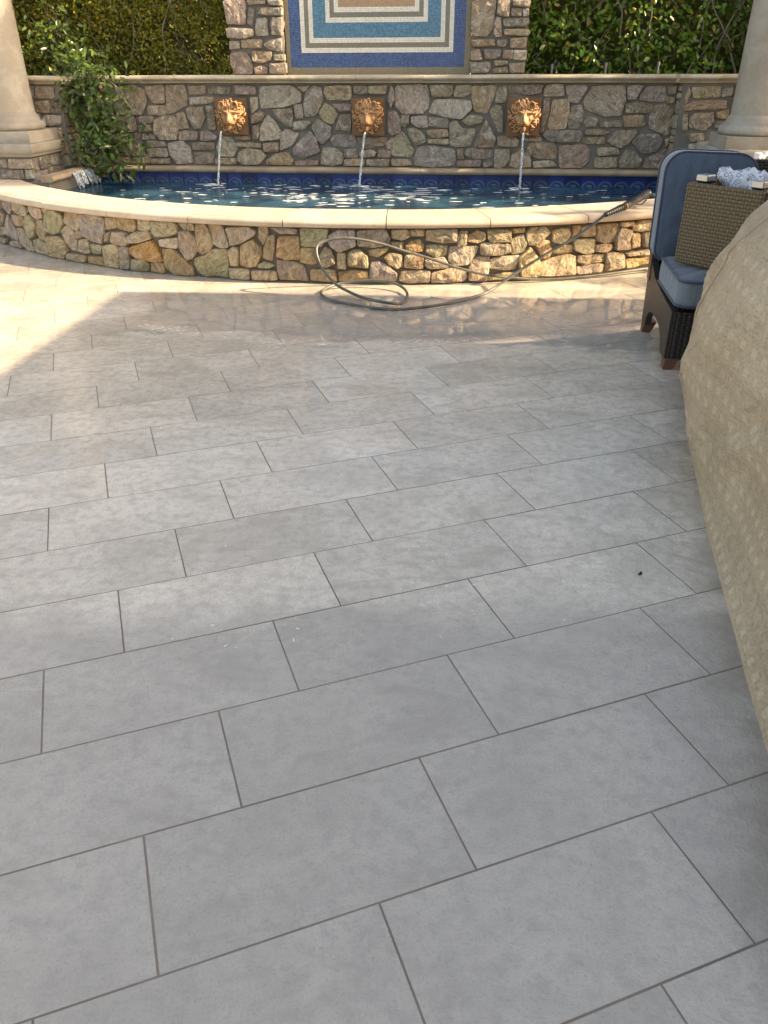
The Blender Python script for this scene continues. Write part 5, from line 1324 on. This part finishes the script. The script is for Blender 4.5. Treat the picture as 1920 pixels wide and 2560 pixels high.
b = MB(); b.tube(spline([(-.02, 0, .225), (-.015, 0, .27), (.01, 0, .297), (.05, 0, .297), (.075, 0, .275), (.082, 0, .22)], 4), .016, 8); b.build('handle', MAT_HDPE, jug, smooth=True)
b = MB(); b.lathe([(.026, .23), (.026, .272), (.001, .272)], (-.058, 0, 0), 20); b.lathe([(.031, .272), (.031, .302), (.028, .306), (.001, .306)], (-.058, 0, 0), 20); b.build('cap', m_plain('jug_cap', (.75, .78, .83), .4), jug, auto=.6)

# thin cable lying on the right pedestal
b = MB(); b.tube(spline([BW(3.06, .97, .7575), BW(2.99, .955, .762), BW(2.90, .985, .72), BW(2.82, 1.0, .62), BW(2.80, 1.0, .50), BW(2.86, .97, .458)], 5), .004, 6)
tag(b.build('cable', m_plain('cable_jacket', (.45, .40, .33), .6), smooth=True), 'thin pale cable hanging over the slab of the right pedestal', 'cable')

# ------------------------------------------------------------------ furniture cover in the foreground
def hem(y):
    xs = [.45, .9, 1.29, 1.57, 1.87, 2.26, 2.79, 3.05, 3.3, 3.5, 3.62]; vs = [.80, .83, .885, .945, 1.012, 1.098, 1.232, 1.33, 1.47, 1.68, 1.95]
    return float(np.interp(y, xs, vs))
prof_v = [(0, 0), (.055, .10), (.085, .22), (.095, .37), (.105, .52), (.14, .645), (.205, .78), (.285, .886), (.41, .985), (.58, 1.035), (.85, 1.05), (1.3, 1.05)]
prof_f = [(0, 0), (-.04, .10), (-.08, .22), (-.11, .37), (-.11, .52), (-.09, .645), (-.025, .78), (.055, .886), (.20, .985), (.40, 1.04), (.8, 1.05), (1.3, 1.05)]
NY, NP = 84, 64
def resample(P, n):
    P = spline([(a, z, 0) for a, z in P], 6); L = [0]
    for a, b_ in zip(P, P[1:]): L.append(L[-1] + (b_ - a).length)
    return [(float(np.interp(k / (n - 1) * L[-1], L, [p.x for p in P])), float(np.interp(k / (n - 1) * L[-1], L, [p.y for p in P]))) for k in range(n)], L[-1]
pv, Lv = resample(prof_v, NP); pf_, Lf = resample(prof_f, NP)
vs = []; uvs = []
for i in range(NY):
    y = .45 + (3.62 - .45) * i / (NY - 1)
    f_ = min(max((y - 2.0) / .9, 0), 1); f_ = f_ * f_ * (3 - 2 * f_)
    x0 = hem(y)
    for k in range(NP):
        a = pv[k][0] * (1 - f_) + pf_[k][0] * f_; z = pv[k][1] * (1 - f_) + pf_[k][1] * f_
        z *= .80 + .20 * min(1, max(0, (y - .9) / 1.6))
        rg = 1 - abs(nz((y * 1.5 + z * 1.9, z * .7 - y * .5, 12))) * 2.2; rg2 = 1 - abs(nz((y * 2.6 - z * 1.4, z * 1.1, 21))) * 2.6
        fold = .030 * max(0, rg) ** 4 + .016 * max(0, rg2) ** 5 + .030 * nz((y * 4.2, 0, 31)) * max(0, 1 - z / .55) * min(1, z / .15) - .012 + .022 * nz((y * 2.2, z * 1.2, 3)) + .006 * nz((y * 7, z * 3, 5))
        # a long crease where the drape breaks over the skirt
        cz = .04 + (2.95 - y) * .0 + max(0, (y - 2.25)) * -.02 + max(0.0, 2.8 - y) * .62
        fold += -.030 * math.exp(-((z - cz - .02) / .035) ** 2) + .022 * math.exp(-((z - cz + .06) / .05) ** 2) if .04 < cz < .8 else 0
        e = min(1, max(0, (z - .04) / .22)) if k else 0
        vs.append((x0 + a - fold * e - (0 if k else 0), y + .01 * nz((y * 5, z * 4, 9)), z + (.0 if k else .0)))
        uvs.append((y, k / (NP - 1) * Lv))
fs = [(i * NP + k, i * NP + k + 1, (i + 1) * NP + k + 1, (i + 1) * NP + k) for i in range(NY - 1) for k in range(NP - 1)]
# closed by the end faces and the far side so that it has a body
m0 = len(vs)
for i in range(NY):
    y = vs[i * NP][1]; xr = vs[i * NP + NP - 1][0]; zt = vs[i * NP + NP - 1][2]
    vs += [(max(xr, 2.5) + .1, y, zt), (max(xr, 2.5) + .22, y, 0)]; uvs += [(y, 2.6), (y, 3.6)]
for i in range(NY - 1):
    fs += [(i * NP + NP - 1, m0 + 2 * i, m0 + 2 * i + 2, (i + 1) * NP + NP - 1), (m0 + 2 * i, m0 + 2 * i + 1, m0 + 2 * i + 3, m0 + 2 * i + 2)]
fs += [tuple(range(NP)) + (m0, m0 + 1), (tuple(range((NY - 1) * NP, NY * NP)) + (m0 + 2 * NY - 2, m0 + 2 * NY - 1))[::-1]]
me = mesh(vs, fs, True); ul = me.uv_layers.new(name='cloth')
for lp in me.loops: ul.data[lp.index].uv = uvs[lp.vertex_index]
bm = bmesh.new(); bm.from_mesh(me); bmesh.ops.recalc_face_normals(bm, faces=bm.faces); bm.to_mesh(me); bm.free()
t = NT('jacquard_vinyl'); u, v, _ = t.xyz(t.uv()); p = t.pos()
uw = t.math('ADD', u, t.math('MULTIPLY', t.noise(p, 9, 2), .004)); vw = t.math('ADD', v, t.math('MULTIPLY', t.noise(p, 8, 2), .004))
C_ = .062
cu = t.math('DIVIDE', uw, C_); cv = t.math('DIVIDE', vw, C_)
fu = t.math('FRACT', t.math('ADD', cu, 100.0)); fv = t.math('FRACT', t.math('ADD', cv, 100.0))
iu = t.math('FLOOR', t.math('ADD', cu, 100.0)); iv = t.math('FLOOR', t.math('ADD', cv, 100.0))
row4 = t.math('LESS_THAN', t.math('MODULO', iv, 3.0), 1.5)
inb = t.math('MULTIPLY', t.math('MULTIPLY', t.sm(fu, .20, .36), t.sm(fu, .80, .64)), t.math('MULTIPLY', t.sm(fv, .20, .36), t.sm(fv, .80, .64)))
ribs = t.math('ABSOLUTE', t.math('SINE', t.math('MULTIPLY', vw, 900.0)))
ribs2 = t.math('ABSOLUTE', t.math('SINE', t.math('MULTIPLY', uw, 700.0)))
def dashes(p_, q_, per, k1):
    """short raised yarns: stripes of period per across q, broken up along p"""
    r_ = t.math('DIVIDE', q_, per); row = t.math('FLOOR', t.math('ADD', r_, 500.0)); fr_ = t.math('FRACT', t.math('ADD', r_, 500.0))
    st_ = t.math('MULTIPLY', t.sm(fr_, .15, .4), t.sm(fr_, .85, .6))
    return t.math('MULTIPLY', st_, t.sm(t.noise(t.comb(t.math('MULTIPLY', p_, k1), t.math('MULTIPLY', row, 7.31), 0), 1.0, 1, .5), .47, .53))
dash = dashes(uw, vw, .0080, 34.0); dash2 = t.math('MULTIPLY', dashes(vw, uw, .0070, 44.0), .5)
sq = t.math('MULTIPLY', inb, row4)
ground = t.math('ADD', t.math('MULTIPLY', t.math('MULTIPLY', dash2, 1.4), t.math('SUBTRACT', 1.0, row4)), t.math('MULTIPLY', dash, .45))
hgt = t.math('ADD', t.math('MULTIPLY', sq, t.math('MULTIPLY_ADD', ribs2, .16, .55)), t.math('MULTIPLY', t.math('SUBTRACT', 1.0, inb), t.math('MULTIPLY', ground, .7)))
n_ = t.noise(p, 2.6, 4); g_ = t.noise(p, 120, 2)
col = t.mix(t.ramp(n_, [(.35, 0.0), (.65, 1.0)]), (.42, .305, .20), (.51, .385, .26))
col = t.mix(t.math('MULTIPLY', sq, .26), t.mix(t.math('MULTIPLY', hgt, .22), col, (.62, .48, .32)), (.74, .60, .43))
col = t.mix(t.ramp(g_, [(.33, .35), (.5, 0.0)]), col, (.19, .14, .08))
m_ = t.fin(col, .62, t.bump(t.math('ADD', hgt, t.math('MULTIPLY', g_, .25)), .9, .005), **{'Specular IOR Level': .3})
cv_ = thing('furniture_cover', 'tan jacquard-textured furniture cover draped to the floor in the right foreground', 'cover', (1.6, 2.2, 0))
link('drape', me, m_, cv_, True)
for row_, kk in ((int((2.98 - .45) / (3.62 - .45) * (NY - 1)), 0),):
    b = MB(); b.tube([Vector(vs[row_ * NP + k]) + Vector((-.002, .0, .001)) for k in range(1, NP - 1)], .0055, 6); b.build('seam_welt', m_, cv_, smooth=True, world=True)

# ------------------------------------------------------------------ small things
def stake(s, z1, lab):
    b = MB(); p = BW(s, -.47, 1.12); b.tube([p, Vector((p.x, p.y, z1 - .03))], .009, 8); b.tube([Vector((p.x, p.y, z1 - .03)), Vector((p.x, p.y, z1))], [.013, .012], 8)
    tag(b.build('irrigation_stake', m_plain('grey_pvc', (.16, .17, .19), .5), auto=.6), lab, 'irrigation stake', 'irrigation stakes along the right hedge')
stake(1.585, 1.375, 'thin grey irrigation stake in the right hedge, nearest the stone pillar')
stake(2.09, 1.385, 'thin grey irrigation stake in the right hedge, the middle one of three')
stake(2.575, 1.39, 'thin grey irrigation stake in the right hedge, nearest the right column')
MAT_DEAD = m_leaf('dead_leaf', (.34, .17, .05), (.42, .24, .07), (.45, .28, .10), .7, 0)
def fallen(p, size, lab, mat, sd):
    o = link('fallen_leaf', leaves(np.array([tuple(p)]), np.array([(0., -.2, 1.)]), size, .6, .0, .8, sd), mat); tag(o, lab, 'leaf', 'fallen leaves')
fallen(BW(-2.02, -.10, 1.296), .05, 'curled orange dead leaf on the wall cap in front of the mossy hedge', MAT_DEAD, 1)
fallen(BW(2.28, -.12, 1.296), .045, 'curled brown dead leaf on the wall cap in front of the glossy hedge', MAT_DEAD, 2)
fallen(Vector((.806, 2.02, .006)), .022, 'tiny dark dry leaf lying on a paver joint near the tan cover', m_plain('dark_leaf', (.02, .016, .012), .7), 3)
sud_glint = MB(); rf = random.Random(77)
for cx, cy, n_, sp_ in ((-.45, 1.72, 9, .12), (.35, 1.95, 16, .14), (.12, 2.05, 14, .16), (.62, 1.90, 12, .10), (-.2, 2.6, 12, .3), (.5, 2.5, 12, .18), (.9, 3.3, 16, .14), (.3, 3.2, 10, .3), (-.9, 3.3, 10, .25), (.75, 4.1, 16, .3), (-.6, 4.3, 26, .4), (.4, 4.45, 26, .5), (-1.1, 4.5, 20, .3), (.25, 2.9, 12, .2)):
    for q in range(n_):
        r_ = rf.uniform(.0008, .0028); blob(cx + rf.gauss(0, sp_), cy + rf.gauss(0, sp_ * .6), .0012, r_ * rf.uniform(1, 3), r_, sud_glint, .0012, rf.uniform(0, 3))
GLINT_LINE = [(-1.497, 4.716), (-1.25, 4.626), (-1.091, 4.531), (-0.825, 4.412), (-0.603, 4.349), (-0.337, 4.319), (-0.074, 4.358), (0.192, 4.372), (0.46, 4.394), (0.87, 4.449), (1.15, 4.499)]  # white streaks along the water film's edge, standing in for its sky reflection
for (ax, ay), (bx, by) in zip(GLINT_LINE, GLINT_LINE[1:]):
    for q in range(34):
        f_ = rf.random(); w_ = .055 * rf.gauss(0, 1); r_ = rf.uniform(.001, .004)
        if nz((ax * 3 + f_ * 2, ay * 5, 1.5)) < -.12: continue
        blob(ax + (bx - ax) * f_, ay + (by - ay) * f_ + w_ * abs(w_) * 9 + .03 * nz((f_ * 6, ax * 9, 2)), .0014, r_ * rf.uniform(2, 6), r_ * .8, sud_glint, .0008, rf.gauss(0, .3))
o = sud_glint.build('suds_and_glints', MAT_FOAM); o['kind'] = 'stuff'; o['label'] = 'tiny white soap flecks and painted sky glints on the wet pavers'
